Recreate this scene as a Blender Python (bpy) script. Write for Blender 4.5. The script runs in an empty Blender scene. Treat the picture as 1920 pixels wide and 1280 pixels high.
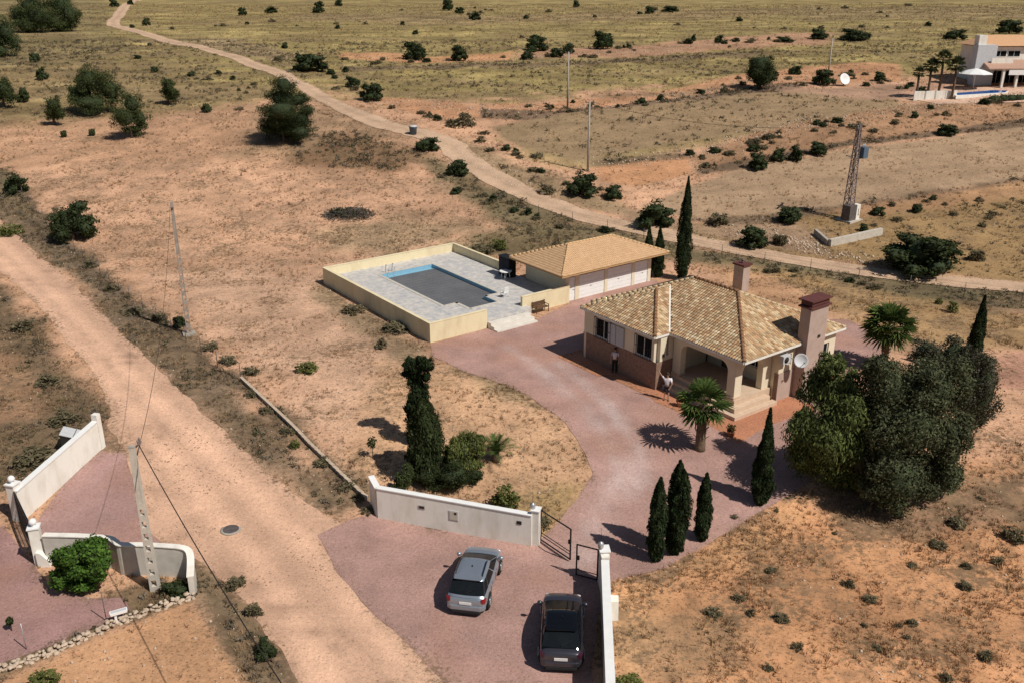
import bpy, bmesh, math, random
import numpy as np
from mathutils import Vector, Matrix
from mathutils.geometry import delaunay_2d_cdt

SC = bpy.context.scene
COL = SC.collection
R = math.radians
PI = math.pi
rng = np.random.default_rng(7)
random.seed(7)

# ------------------------------------------------------------------ camera, world, sun, exposure
FPX = 1735.0; TILT = R(21.4); CAMH = 26.0
cam_d = bpy.data.cameras.new("camera"); cam = bpy.data.objects.new("camera", cam_d); COL.objects.link(cam)
cam_d.sensor_width = 36; cam_d.lens = FPX / 1920 * 36
cam_d.clip_start = 0.5; cam_d.clip_end = 8000
cam.location = (0, 0, CAMH); cam.rotation_euler = (PI / 2 - TILT, 0, 0)
SC.camera = cam

SUN_EL = R(51); SUN_DIR = Vector((0.80, -0.60, 0))          # towards the sun, on the ground
SUN_DIR = (SUN_DIR.normalized() * math.cos(SUN_EL) + Vector((0, 0, math.sin(SUN_EL)))).normalized()
w = bpy.data.worlds.new("World"); SC.world = w; w.use_nodes = True
nt = w.node_tree; bg = nt.nodes["Background"]
sky = nt.nodes.new("ShaderNodeTexSky"); sky.sky_type = 'NISHITA'; sky.sun_disc = False
sky.sun_elevation = SUN_EL; sky.sun_rotation = math.atan2(SUN_DIR.x, SUN_DIR.y)
nt.links.new(sky.outputs[0], bg.inputs[0]); bg.inputs[1].default_value = 0.05
sd = bpy.data.lights.new("sun", 'SUN'); sd.energy = 4.6; sd.angle = R(0.5); sd.color = (1.0, 0.94, 0.86)
sun = bpy.data.objects.new("sun", sd); COL.objects.link(sun)
sun.rotation_euler = SUN_DIR.to_track_quat('Z', 'Y').to_euler(); sun.location = SUN_DIR * 100
SC.view_settings.view_transform = 'Standard'; SC.view_settings.look = 'None'
SC.view_settings.gamma = 1.0; SC.view_settings.exposure = -0.10
try: SC.view_settings.use_curve_mapping = False
except Exception: pass
SC.cycles.max_bounces = 6; SC.cycles.diffuse_bounces = 2; SC.cycles.transparent_max_bounces = 6
SC.cycles.use_denoising = True

# ------------------------------------------------------------------ terrain profile and picture-to-ground helper
KN = [(-400, 0), (38, 0), (50, 1.2), (86, 1.2), (96, 1.9), (114, 4.0), (140, 7.3), (200, 11), (300, 14.2), (500, 16.2), (900, 18), (4000, 34)]
def _prof(y):
    n = len(KN)
    def sl(j):
        if j <= 0: return 0.
        if j >= n - 1: return (KN[j][1] - KN[j-1][1]) / (KN[j][0] - KN[j-1][0])
        a = (KN[j][1] - KN[j-1][1]) / (KN[j][0] - KN[j-1][0]); b = (KN[j+1][1] - KN[j][1]) / (KN[j+1][0] - KN[j][0])
        return 0. if a * b <= 0 else 2 * a * b / (a + b)
    for i in range(n - 1):
        a, b = KN[i], KN[i+1]
        if y <= b[0]:
            h = b[0] - a[0]; t = max(0, (y - a[0]) / h)
            return (2*t**3-3*t*t+1)*a[1] + (t**3-2*t*t+t)*h*sl(i) + (-2*t**3+3*t*t)*b[1] + (t**3-t*t)*h*sl(i+1)
    return KN[-1][1]
TY = np.arange(-400, 4000, 0.5); TZ = np.array([_prof(y) for y in TY])
def tz(y): return np.interp(y, TY, TZ)
ST, CT = math.sin(TILT), math.cos(TILT)
def ray(px, py):
    v = py - 640.0
    return px - 960.0, FPX * CT - v * ST, -FPX * ST - v * CT
def at(px, py, z):
    X, Y, Z = ray(px, py); t = (z - CAMH) / Z
    return Vector((X * t, Y * t, z))
def G(px, py, dz=0.0):
    X, Y, Z = ray(px, py); Z = min(Z, -8.0)
    f = lambda t: CAMH + Z * t - float(tz(Y * t)) - dz
    t, st = 0.0, .002
    while t < 6 and f(t + st) > 0: t += st; st *= 1.03
    lo, hi = t, t + st
    for _ in range(40):
        m = (lo + hi) / 2
        if f(m) > 0: lo = m
        else: hi = m
    return Vector((X * lo, Y * lo, float(tz(Y * lo)) + dz))
def PX(p):                       # metres-per-pixel inverse: pixels per metre at a point
    d = p[1] * CT - (p[2] - CAMH) * ST
    return FPX / d

# ------------------------------------------------------------------ noise on arrays
def vnoise(x, y, seed=0):
    xi = np.floor(x).astype(np.int64); yi = np.floor(y).astype(np.int64)
    fx = x - xi; fy = y - yi; fx = fx*fx*(3-2*fx); fy = fy*fy*(3-2*fy)
    def hsh(a, b):
        n = (a * 374761393 + b * 668265263 + seed * 144665) & 0x7fffffff
        n = ((n ^ (n >> 13)) * 1274126177) & 0x7fffffff
        return ((n ^ (n >> 16)) & 0xffff) / 65535.0
    return (hsh(xi, yi)*(1-fx)+hsh(xi+1, yi)*fx)*(1-fy) + (hsh(xi, yi+1)*(1-fx)+hsh(xi+1, yi+1)*fx)*fy
def fbm(x, y, seed=0, o=4):
    s = 0; a = .5
    for i in range(o):
        s = s + a * vnoise(x * 2**i, y * 2**i, seed + i * 17); a *= .5
    return s / (1 - .5**o)

# ------------------------------------------------------------------ object helpers
def tag(o, label=None, cat=None, group=None, kind=None):
    if label: o['label'] = label
    if cat: o['category'] = cat
    if group: o['group'] = group
    if kind: o['kind'] = kind
    return o
def thing(name, label, cat, loc=(0, 0, 0), rz=0.0, group=None):
    o = bpy.data.objects.new(name, None); COL.objects.link(o); o.empty_display_size = .3
    o.location = loc; o.rotation_euler = (0, 0, rz)
    return tag(o, label, cat, group)
def copy_tree(o, parent=None):
    c = o.copy(); COL.objects.link(c)
    if parent is not None: c.parent = parent
    for ch in list(o.children): copy_tree(ch, c)
    return c
class MB:
    """collects plain shapes; build() links them as one mesh object"""
    def __init__(s): s.v = []; s.f = []; s.sm = []
    def add(s, vs, fs, smooth=False):
        b = len(s.v); s.v += [tuple(v) for v in vs]
        for f in fs: s.f.append(tuple(i + b for i in f)); s.sm.append(smooth)
        return s
    def box(s, c, d, rz=0.0, M=None):
        x, y, z = d[0]/2, d[1]/2, d[2]/2
        vs = [Vector((a*x, b*y, e*z)) for e in (-1, 1) for a, b in ((-1,-1),(1,-1),(1,1),(-1,1))]
        m = M if M is not None else Matrix.Rotation(rz, 3, 'Z')
        return s.add([m @ v + Vector(c) for v in vs], [(3,2,1,0),(4,5,6,7),(0,1,5,4),(1,2,6,5),(2,3,7,6),(3,0,4,7)])
    def span(s, a, b):
        return s.box(((a[0]+b[0])/2, (a[1]+b[1])/2, (a[2]+b[2])/2), (abs(b[0]-a[0]), abs(b[1]-a[1]), abs(b[2]-a[2])))
    def tube(s, pts, rad, n=8, caps=True, smooth=True):
        pts = [Vector(p) for p in pts]
        if not hasattr(rad, '__len__'): rad = [rad] * len(pts)
        vs = []; k = len(pts)
        for i, p in enumerate(pts):
            d = (pts[min(i+1, k-1)] - pts[max(i-1, 0)]).normalized()
            u = d.orthogonal().normalized() if abs(d.z) < .95 else Vector((1, 0, 0)); u = (u - d * u.dot(d)).normalized(); q = d.cross(u)
            vs += [p + (u * math.cos(2*PI*j/n) + q * math.sin(2*PI*j/n)) * rad[i] for j in range(n)]
        fs = [(i*n+j, i*n+(j+1) % n, (i+1)*n+(j+1) % n, (i+1)*n+j) for i in range(k-1) for j in range(n)]
        s.add(vs, fs, smooth)
        if caps:
            b = len(s.v) - len(vs)
            s.f.append(tuple(b + j for j in reversed(range(n)))); s.sm.append(False)
            s.f.append(tuple(b + (k-1)*n + j for j in range(n))); s.sm.append(False)
        return s
    def bar(s, a, b, wd, ht=None):
        a, b = Vector(a), Vector(b); d = b - a; L = d.length; d.normalize(); ht = ht or wd
        up = Vector((0, 0, 1)) if abs(d.z) < .97 else Vector((0, 1, 0))
        q = d.cross(up).normalized(); u = q.cross(d)
        return s.box((a + b) / 2, (L, wd, ht), M=Matrix((d, q, u)).transposed())
    def lathe(s, prof, c=(0, 0, 0), n=16, smooth=True, M=None):
        c = Vector(c); vs = []
        for r, z in prof:
            for j in range(n):
                p = Vector((r*math.cos(2*PI*j/n), r*math.sin(2*PI*j/n), z))
                vs.append((M @ p if M is not None else p) + c)
        k = len(prof)
        fs = [(i*n+j, i*n+(j+1) % n, (i+1)*n+(j+1) % n, (i+1)*n+j) for i in range(k-1) for j in range(n)]
        fs.append(tuple(reversed(range(n)))); fs.append(tuple((k-1)*n+j for j in range(n)))
        return s.add(vs, fs, smooth)
    def prism(s, poly, z0, z1, axis='z', off=0.0):
        """poly extruded; axis 'z': poly is (x,y); 'x': poly is (y,z); 'y': poly is (x,z)"""
        n = len(poly)
        def P(a, b, c): return (a, b, c) if axis == 'z' else ((c, a, b) if axis == 'x' else (a, c, b))
        vs = [P(a, b, z0) for a, b in poly] + [P(a, b, z1) for a, b in poly]
        fs = [tuple(reversed(range(n))), tuple(range(n, 2*n))] + [(i, (i+1) % n, (i+1) % n + n, i + n) for i in range(n)]
        return s.add(vs, fs)
    def poly(s, pts): return s.add(pts, [tuple(range(len(pts)))])
    def build(s, name, mat, parent=None, bevel=0.0, loc=None, fix=True):
        me = bpy.data.meshes.new(name); me.from_pydata(s.v, [], s.f)
        me.polygons.foreach_set('use_smooth', s.sm)
        if fix:
            bm = bmesh.new(); bm.from_mesh(me); bmesh.ops.recalc_face_normals(bm, faces=bm.faces); bm.to_mesh(me); bm.free()
        me.materials.append(mat); o = bpy.data.objects.new(name, me); COL.objects.link(o)
        if parent is not None: o.parent = parent
        if loc is not None: o.location = loc
        if bevel:
            b = o.modifiers.new('bevel', 'BEVEL'); b.width = bevel; b.segments = 2; b.limit_method = 'ANGLE'
        return o
def np_mesh(name, V, F, mat, parent=None, col=None, smooth=False, link=True):
    """mesh from arrays: V (n,3), F (m,k); col (n,3) goes into the colour attribute 'Tint'"""
    me = bpy.data.meshes.new(name); V = np.ascontiguousarray(V, np.float32); F = np.ascontiguousarray(F, np.int32)
    m, k = F.shape
    me.vertices.add(len(V)); me.vertices.foreach_set('co', V.ravel())
    me.loops.add(m * k); me.loops.foreach_set('vertex_index', F.ravel())
    me.polygons.add(m); me.polygons.foreach_set('loop_start', np.arange(0, m * k, k, dtype=np.int32))
    if smooth: me.polygons.foreach_set('use_smooth', np.ones(m, bool))
    me.update(calc_edges=True)
    if col is not None:
        a = me.color_attributes.new('Tint', 'FLOAT_COLOR', 'POINT')
        c = np.ones((len(V), 4), np.float32); c[:, :col.shape[1]] = col; a.data.foreach_set('color', c.ravel())
    me.materials.append(mat)
    if not link: return me
    o = bpy.data.objects.new(name, me); COL.objects.link(o)
    if parent is not None: o.parent = parent
    return o

# ------------------------------------------------------------------ materials
def nodes(name):
    m = bpy.data.materials.new(name); m.use_nodes = True
    return m, m.node_tree, m.node_tree.nodes["Principled BSDF"]
def mat(name, c1, c2=None, scale=4.0, rough=.8, bump=0.0, bscale=None, metallic=0.0, spec=.3, coat=0.0, stretch=(1, 1, 1), lo=.35, hi=.65, world=False):
    m, t, b = nodes(name); b.inputs['Roughness'].default_value = rough; b.inputs['Metallic'].default_value = metallic
    b.inputs['Specular IOR Level'].default_value = spec; b.inputs['Coat Weight'].default_value = coat
    c2 = c2 or tuple(v * .8 for v in c1)
    tc = t.nodes.new('ShaderNodeTexCoord'); mp = t.nodes.new('ShaderNodeMapping'); mp.inputs['Scale'].default_value = stretch
    t.links.new(tc.outputs['Object'], mp.inputs[0])
    if world:
        g = t.nodes.new('ShaderNodeNewGeometry'); t.links.new(g.outputs['Position'], mp.inputs[0])
    n = t.nodes.new('ShaderNodeTexNoise'); n.inputs['Scale'].default_value = scale; n.inputs['Detail'].default_value = 6; n.inputs['Roughness'].default_value = .65
    t.links.new(mp.outputs[0], n.inputs['Vector'])
    r = t.nodes.new('ShaderNodeValToRGB'); r.color_ramp.elements[0].position = lo; r.color_ramp.elements[1].position = hi
    r.color_ramp.elements[0].color = (*c1, 1); r.color_ramp.elements[1].color = (*c2, 1)
    t.links.new(n.outputs['Fac'], r.inputs[0]); t.links.new(r.outputs[0], b.inputs['Base Color'])
    if bump:
        n2 = t.nodes.new('ShaderNodeTexNoise'); n2.inputs['Scale'].default_value = bscale or scale * 6; n2.inputs['Detail'].default_value = 4
        t.links.new(mp.outputs[0], n2.inputs['Vector'])
        bp = t.nodes.new('ShaderNodeBump'); bp.inputs['Strength'].default_value = bump; bp.inputs['Distance'].default_value = .05
        t.links.new(n2.outputs['Fac'], bp.inputs['Height']); t.links.new(bp.outputs[0], b.inputs['Normal'])
    return m
def tint_mat(name, rough=.8, trans=0.0, noise=0.0, nscale=3.0, spec=.2, bump=0.0):
    """base colour from the mesh's own colour attribute, varied by a noise"""
    m, t, b = nodes(name); b.inputs['Roughness'].default_value = rough; b.inputs['Specular IOR Level'].default_value = spec
    a = t.nodes.new('ShaderNodeAttribute'); a.attribute_name = 'Tint'
    out = a.outputs['Color']
    if noise:
        g = t.nodes.new('ShaderNodeNewGeometry')
        n = t.nodes.new('ShaderNodeTexNoise'); n.inputs['Scale'].default_value = nscale; n.inputs['Detail'].default_value = 6; n.inputs['Roughness'].default_value = .7
        t.links.new(g.outputs['Position'], n.inputs['Vector'])
        mr = t.nodes.new('ShaderNodeMapRange'); mr.inputs[1].default_value = .3; mr.inputs[2].default_value = .7; mr.inputs[3].default_value = 1 - noise; mr.inputs[4].default_value = 1 + noise
        t.links.new(n.outputs['Fac'], mr.inputs[0])
        mx = t.nodes.new('ShaderNodeVectorMath'); mx.operation = 'SCALE'
        t.links.new(out, mx.inputs[0]); t.links.new(mr.outputs[0], mx.inputs['Scale']); out = mx.outputs[0]
        if bump:
            bp = t.nodes.new('ShaderNodeBump'); bp.inputs['Strength'].default_value = bump; bp.inputs['Distance'].default_value = .06
            t.links.new(n.outputs['Fac'], bp.inputs['Height']); t.links.new(bp.outputs[0], b.inputs['Normal'])
    t.links.new(out, b.inputs['Base Color'])
    if trans:
        o = t.nodes['Material Output']; tr = t.nodes.new('ShaderNodeBsdfTranslucent'); ms = t.nodes.new('ShaderNodeMixShader'); ms.inputs[0].default_value = trans
        t.links.new(out, tr.inputs[0]); t.links.new(b.outputs[0], ms.inputs[1]); t.links.new(tr.outputs[0], ms.inputs[2]); t.links.new(ms.outputs[0], o.inputs['Surface'])
    return m
M = {}
M['white_wall'] = mat('white_wall', (.80, .77, .70), (.62, .57, .48), 1.6, .9, .15, 30, stretch=(1, 1, .35), lo=.45, hi=.78)
M['grey_wall'] = mat('grey_wall', (.64, .61, .54), (.52, .49, .43), 1.6, .9, .15, 30)
M['cream_wall'] = mat('cream_wall', (.75, .65, .43), (.60, .49, .31), 1.3, .9, .1, 30, stretch=(1, 1, .4), lo=.45, hi=.8)
M['house_wall'] = mat('house_wall', (.74, .66, .50), (.68, .60, .45), 1.0, .9, .1, 30)
M['wainscot'] = mat('wainscot', (.29, .185, .135), (.20, .125, .09), 5, .85, .2, 20)  # brown deepened: the shade on the house front is put into this colour
M['mauve_render'] = mat('mauve_render', (.47, .355, .30), (.40, .295, .245), 2, .9, .1, 30)
M['maroon'] = mat('maroon', (.13, .045, .04), (.10, .035, .03), 3, .7)
M['white_paint'] = mat('white_paint', (.82, .82, .80), (.76, .76, .74), 3, .5)
M['black_metal'] = mat('black_metal', (.012, .012, .014), (.02, .02, .02), 5, .45, metallic=.3)
M['dark_hole'] = mat('dark_hole', (.02, .018, .016), (.03, .026, .022), 3, .8)
M['glass'] = mat('glass', (.008, .010, .013), (.012, .015, .018), 2, .08, spec=.08)
M['glass'].node_tree.nodes['Principled BSDF'].inputs['IOR'].default_value = 1.22
M['aluminium'] = mat('aluminium', (.5, .5, .5), (.42, .42, .43), 5, .4, metallic=.6)
M['light_grey'] = mat('light_grey', (.55, .56, .57), (.48, .49, .50), 3, .6)
M['concrete'] = mat('concrete', (.42, .38, .32), (.32, .29, .25), 3, .95, .3, 25)
M['pale_concrete'] = mat('pale_concrete', (.58, .53, .45), (.46, .42, .36), 3, .95, .3, 25)
M['marble'] = mat('marble', (.62, .58, .52), (.40, .40, .41), 2.4, .6, .1, 8, lo=.36, hi=.64)
M['step_marble'] = mat('step_marble', (.72, .68, .60), (.60, .56, .50), 1.5, .6)
M['terracotta'] = mat('terracotta', (.46, .20, .11), (.36, .15, .085), 4, .8, .1, 20)
M['porch_floor'] = mat('porch_floor', (.62, .47, .34), (.54, .40, .29), 3, .7)
M['pool_cover'] = mat('pool_cover', (.115, .118, .125), (.150, .150, .155), .6, .5, .25, 1.5)
M['cover_seam'] = mat('cover_seam', (.095, .097, .105), (.12, .12, .125), 2, .6)
M['pool_tile'] = mat('pool_tile', (.25, .47, .60), (.20, .40, .54), 6, .3)
M['pool_blue'] = mat('pool_blue', (.01, .10, .38), (.015, .14, .45), 3, .1)
M['wood'] = mat('wood', (.16, .09, .05), (.10, .055, .03), 8, .7)
M['bark'] = mat('bark', (.13, .095, .065), (.07, .05, .035), 6, .95, .4, 30)
M['palm_trunk'] = mat('palm_trunk', (.20, .14, .09), (.11, .075, .05), 9, .95, .5, 20)
M['steel'] = mat('steel', (.17, .15, .14), (.11, .09, .085), 4, .6, metallic=.3)
M['rust_steel'] = mat('rust_steel', (.27, .22, .21), (.18, .145, .14), 4, .7)
M['old_concrete'] = mat('old_concrete', (.36, .31, .26), (.24, .20, .17), 2.5, .95, .3, 25)
M['blue_grey'] = mat('blue_grey', (.10, .15, .20), (.08, .12, .17), 4, .5)
M['skin'] = mat('skin', (.45, .27, .19), (.42, .25, .17), 5, .6)
M['shirt_white'] = mat('shirt_white', (.72, .68, .70), (.62, .58, .61), 9, .9)
M['cloth_dark'] = mat('cloth_dark', (.03, .03, .045), (.02, .02, .03), 9, .9)
M['cloth_black'] = mat('cloth_black', (.012, .012, .014), (.02, .02, .02), 9, .9)
M['hair'] = mat('hair', (.03, .02, .015), (.05, .035, .025), 20, .7)
M['tyre'] = mat('tyre', (.015, .015, .015), (.022, .022, .022), 12, .85)
M['rim'] = mat('rim', (.40, .41, .42), (.34, .35, .36), 6, .3, metallic=.8)
M['red_lens'] = mat('red_lens', (.28, .012, .015), (.20, .01, .012), 5, .15, spec=.6)
M['dark_lens'] = mat('dark_lens', (.06, .015, .03), (.05, .012, .025), 5, .12, spec=.6)
M['clear_lens'] = mat('clear_lens', (.7, .7, .7), (.6, .6, .62), 5, .1, spec=.6)
M['plate'] = mat('plate', (.75, .75, .74), (.7, .7, .7), 5, .4)
M['cable'] = mat('cable', (.02, .018, .016), (.03, .026, .022), 3, .7)
M['stone'] = mat('stone', (.58, .47, .36), (.42, .32, .235), 3, .95, .5, 14)
M['leaf'] = tint_mat('leaf', .8, .22, .35, .8, .06)
M['dry'] = tint_mat('dry', .9, .15)
M['tiles'] = tint_mat('tiles', .9, 0, .22, 9)
M['pebble'] = mat('pebble', (.30, .20, .13), (.40, .27, .18), 3, .95)
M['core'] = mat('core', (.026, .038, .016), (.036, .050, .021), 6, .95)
# ------------------------------------------------------------------ ground cover map (what grows or lies where)
def poly_w(pts): return np.array([G(*p)[:2] for p in pts])
SOIL = (.56, .330, .205); PALE = (.60, .385, .260); YEL = (.300, .232, .096); STUB = (.300, .208, .120); BRUSH = (.165, .115, .07)
GREYB = (.25, .18, .125); ORANGE = (.50, .26, .135); OLIVE = (.20, .16, .08); STRAW = (.42, .29, .135); REDB = (.20, .12, .065)
# polygon in the photo, colour, tufts per m2, dark share of the tufts, feather (m), edge wander (m), strength
REG = [
 ([(-900,-60),(2900,-60),(2900,150),(1900,135),(1400,150),(1000,190),(700,190),(620,165),(600,185),(480,195),(300,218),(-900,262)], YEL, 1.8, .25, 6, 10, 1),
 ([(-300,60),(140,100),(330,140),(480,165),(470,200),(300,215),(0,240),(-300,250)], (.28,.20,.10), 1.6, .5, 5, 8, .8),
 ([(-300,-20),(180,-10),(240,60),(200,110),(0,130),(-300,140)], OLIVE, 1.5, .6, 6, 8, .6),
 ([(240,75),(420,72),(560,100),(560,130),(470,112),(330,82)], (.25,.18,.11), 1.5, .6, 3, 5, .7),
 ([(640,112),(800,120),(960,112),(960,98),(800,106),(640,98)], ORANGE, .6, .5, 0.9, 1.8, .9),
 ([(960,110),(1150,108),(1430,92),(1560,78),(1560,62),(1420,66),(1150,88),(980,96)], (.42,.24,.15), .9, .5, 2, 4, .9),
 ([(560,25),(900,30),(1300,18),(1500,15),(1500,28),(1250,36),(900,48),(560,38)], (.26,.18,.10), 1, .7, 5, 8, .6),
 ([(1500,15),(1950,10),(1950,35),(1500,40)], (.27,.19,.11), 1, .7, 5, 8, .5),
 ([(690,180),(900,200),(1000,196),(1200,178),(1400,140),(1590,118),(1690,120),(1690,150),(1500,158),(1400,166),(1200,198),(1030,215),(920,225),(830,225),(740,205)], (.48,.255,.14), 1.0, .5, 0.68, 1.4, .95),
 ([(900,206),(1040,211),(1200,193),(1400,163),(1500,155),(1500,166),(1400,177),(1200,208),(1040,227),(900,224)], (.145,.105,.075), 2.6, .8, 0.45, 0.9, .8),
 ([(925,240),(1060,216),(1400,174),(1700,158),(1690,185),(1690,212),(1450,245),(1300,268),(1200,288),(1100,306),(1010,292),(950,268)], STUB, 1.4, .12, 0.68, 0.9, 1),
 ([(1480,170),(1700,158),(1780,150),(1780,185),(1600,185)], (.42,.25,.18), .3, .4, 3, 3, .7),
 ([(930,262),(1010,290),(1100,300),(1300,262),(1400,250),(1300,280),(1100,318),(1010,312)], (.31,.230,.105), 2.0, .2, 1.5, 2, .8),
 ([(1105,315),(1200,300),(1285,294),(1298,325),(1200,352),(1130,340)], ORANGE, .6, .6, 0.45, 0.68, .95),
 ([(1290,292),(1420,250),(1640,205),(1960,165),(1960,232),(1780,250),(1600,274),(1400,315),(1310,330)], (.38,.22,.125), 2.2, .55, 0.68, 1.4, .95),
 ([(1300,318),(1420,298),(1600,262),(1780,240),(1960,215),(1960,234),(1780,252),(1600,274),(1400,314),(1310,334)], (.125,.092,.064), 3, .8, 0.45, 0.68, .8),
 ([(1195,388),(1350,328),(1600,277),(1960,233),(1960,328),(1600,386),(1400,412),(1290,412)], (.37,.252,.158), 1.4, .1, 0.45, 0.68, 1),
 ([(1290,416),(1600,392),(1960,330),(1960,530),(1760,515),(1560,490),(1400,470),(1180,420),(1180,395)], (.30,.195,.09), 2.4, .45, 0.9, 1.4, .95),
 ([(1180,392),(1290,414),(1400,416),(1500,420),(1560,440),(1560,480),(1400,460),(1250,430),(1150,415)], (.36,.24,.16), 2.0, .7, 1.5, 2, .8),
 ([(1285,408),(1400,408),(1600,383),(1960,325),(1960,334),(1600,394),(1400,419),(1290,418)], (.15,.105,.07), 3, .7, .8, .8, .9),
 ([(1100,300),(1290,286),(1296,296),(1110,314)], (.17,.12,.075), 2.5, .7, .8, .8, .8),
 ([(640,126),(960,120),(1150,112),(1430,98),(1430,104),(1150,118),(960,128),(640,134)], (.20,.14,.09), 2, .7, 1.5, 2, .8),
 ([(1100,180),(1300,168),(1420,150),(1420,156),(1300,176),(1100,186)], (.22,.15,.09), 2, .6, 1.2, 1, .7),
 ([(1560,395),(1920,340),(1960,345),(1960,362),(1600,408)], (.42,.24,.13), 1.2, .6, 1, 1.5, .8),
 ([(820,262),(880,262),(1010,320),(1050,340),(1150,380),(1180,400),(1050,378),(960,340),(880,302)], (.26,.19,.11), 2.8, .7, 1.5, 2, .85),
 ([(740,262),(830,300),(900,335),(1000,380),(1100,412),(1250,448),(1450,487),(1960,552),(1960,590),(1700,566),(1450,520),(1250,488),(1080,452),(940,432),(820,345),(770,300)], (.155,.13,.07), 4, .75, 1.5, 2, .95),
 ([(850,438),(960,425),(1080,440),(1130,455),(960,478),(880,478)], (.17,.14,.07), 4, .7, 1.2, 2, .9),
 ([(-300,262),(480,200),(620,215),(780,270),(800,320),(700,335),(500,300),(300,310),(-300,330)], (.45,.265,.16), 2.0, .5, 4, 6, .8),
 ([(560,262),(640,245),(745,268),(800,320),(700,318),(600,312),(540,300)], REDB, 4, .7, 2, 3, .9),
 ([(470,205),(640,200),(780,262),(745,275),(640,250),(520,300),(440,290)], (.30,.20,.12), 3, .6, 3, 4, .7),
 ([(60,330),(300,305),(500,330),(800,350),(930,430),(850,455),(620,500),(400,540),(250,500),(110,430)], (.54,.325,.205), 3.2, .5, 4, 5, .8),
 ([(600,420),(760,400),(900,430),(860,460),(700,470),(600,470)], (.30,.22,.13), 4, .6, 2, 3, .7),
 ([(300,520),(620,500),(800,640),(760,760),(640,860),(500,720),(380,620)], PALE, 2.6, .5, 3, 3, .7),
 ([(600,530),(640,560),(800,650),(780,690),(700,640),(600,560)], (.27,.20,.12), 4, .6, 1, 1.5, .8),
 ([(800,650),(905,632),(1000,690),(985,720),(860,690),(810,680)], (.30,.17,.11), 3, .4, 1, 1.5, .8),
 ([(700,680),(860,690),(1000,745),(1060,790),(1110,880),(1080,940),(1000,1000),(690,930),(640,860)], (.54,.335,.195), 3, .45, 1.5, 1.5, .8),
 ([(860,690),(960,710),(1040,770),(1000,775),(900,735)], (.30,.215,.12), 5, .4, 1, 1.2, .8),
 ([(940,930),(1040,900),(1105,900),(1085,945),(1020,1000),(940,985)], (.33,.225,.10), 6, .3, .8, 1, .85),
 ([(-200,300),(20,330),(70,395),(140,465),(310,600),(430,715),(610,885),(690,945),(640,985),(560,935),(430,820),(280,690),(150,545),(40,450),(0,412),(-200,380)], (.205,.15,.10), 7, .7, 1.2, 1.8, .95),
 ([(0,322),(75,398),(150,473),(240,553),(330,620),(410,686),(458,712),(692,934),(668,946),(440,724),(392,702),(305,642),(215,572),(125,492),(50,418),(0,348)], (.145,.112,.08), 7, .75, .5, .7, .9),
 ([(-200,300),(0,320),(70,390),(60,410),(-20,370),(-200,330)], (.17,.14,.08), 6, .7, 1, 1.5, .9),
 ([(-100,520),(0,530),(60,590),(130,690),(205,775),(190,810),(120,850),(40,905),(-100,930)], (.150,.108,.066), 7, .7, 1.2, 2, .95),
 ([(-100,620),(40,660),(100,720),(60,780),(-100,800)], (.42,.24,.14), 3, .5, 1, 2, .7),
 ([(190,800),(235,830),(255,950),(262,1010),(120,900),(150,860)], (.36,.235,.17), 5, .5, .8, 1, .6),
 ([(350,1050),(400,1075),(465,1130),(555,1285),(470,1285),(400,1180),(360,1110)], (.20,.15,.095), 8, .65, .7, .8, .95),
 ([(210,1120),(300,1090),(360,1105),(360,1120),(200,1180),(40,1250),(-40,1300),(-40,1240),(60,1200)], (.22,.155,.09), 8, .5, .6, .6, .95),
 ([(-40,1300),(40,1262),(200,1190),(355,1128),(400,1190),(470,1300)], (.53,.300,.165), .8, .5, .3, .3, 1),
 ([(1135,1095),(1250,1060),(1400,985),(1480,935),(1560,930),(1960,840),(1960,1320),(1135,1320)], (.60,.310,.155), 9, .5, 1, 1.2, .95),
 ([(1135,1120),(1250,1060),(1400,1000),(1500,960),(1420,1040),(1260,1120),(1200,1200),(1135,1290)], (.55,.325,.165), 11, .35, 1, 1.2, .55),
 ([(1170,1180),(1330,1140),(1420,1200),(1330,1290),(1150,1290)], (.34,.225,.13), 8, .55, 1.2, 1.5, .6),
 ([(1520,935),(1800,900),(1960,860),(1960,1000),(1800,990),(1600,1000)], (.30,.19,.125), 7, .65, 1.2, 1.5, .75),
 ([(1850,668),(1980,640),(1980,735),(1880,722)], (.44,.235,.165), 1.5, .5, .8, .8, .9),
 ([(1400,500),(1560,520),(1700,560),(1960,592),(1960,660),(1800,650),(1620,640),(1580,590)], (.40,.255,.12), 5, .35, 1.5, 2, .9),
 ([(1290,490),(1450,520),(1560,580),(1500,590),(1380,540)], (.47,.27,.15), 2.5, .5, 1, 1.5, .9),
]
_REG = []
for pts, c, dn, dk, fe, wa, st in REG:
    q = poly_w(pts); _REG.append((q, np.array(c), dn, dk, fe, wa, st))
def sdist(q, x, y):
    """signed distance to polygon q, positive inside"""
    d = np.full(x.shape, 1e9); ins = np.zeros(x.shape, bool); n = len(q)
    for i in range(n):
        ax, ay = q[i]; bx, by = q[(i+1) % n]; ex, ey = bx-ax, by-ay
        t = np.clip(((x-ax)*ex + (y-ay)*ey) / max(ex*ex+ey*ey, 1e-9), 0, 1)
        d = np.minimum(d, (x-ax-t*ex)**2 + (y-ay-t*ey)**2)
        if ay != by:
            c = ((ay > y) != (by > y)) & (x < (bx-ax)*(y-ay)/(by-ay)+ax); ins ^= c
    return np.sqrt(d) * np.where(ins, 1, -1)
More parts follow.
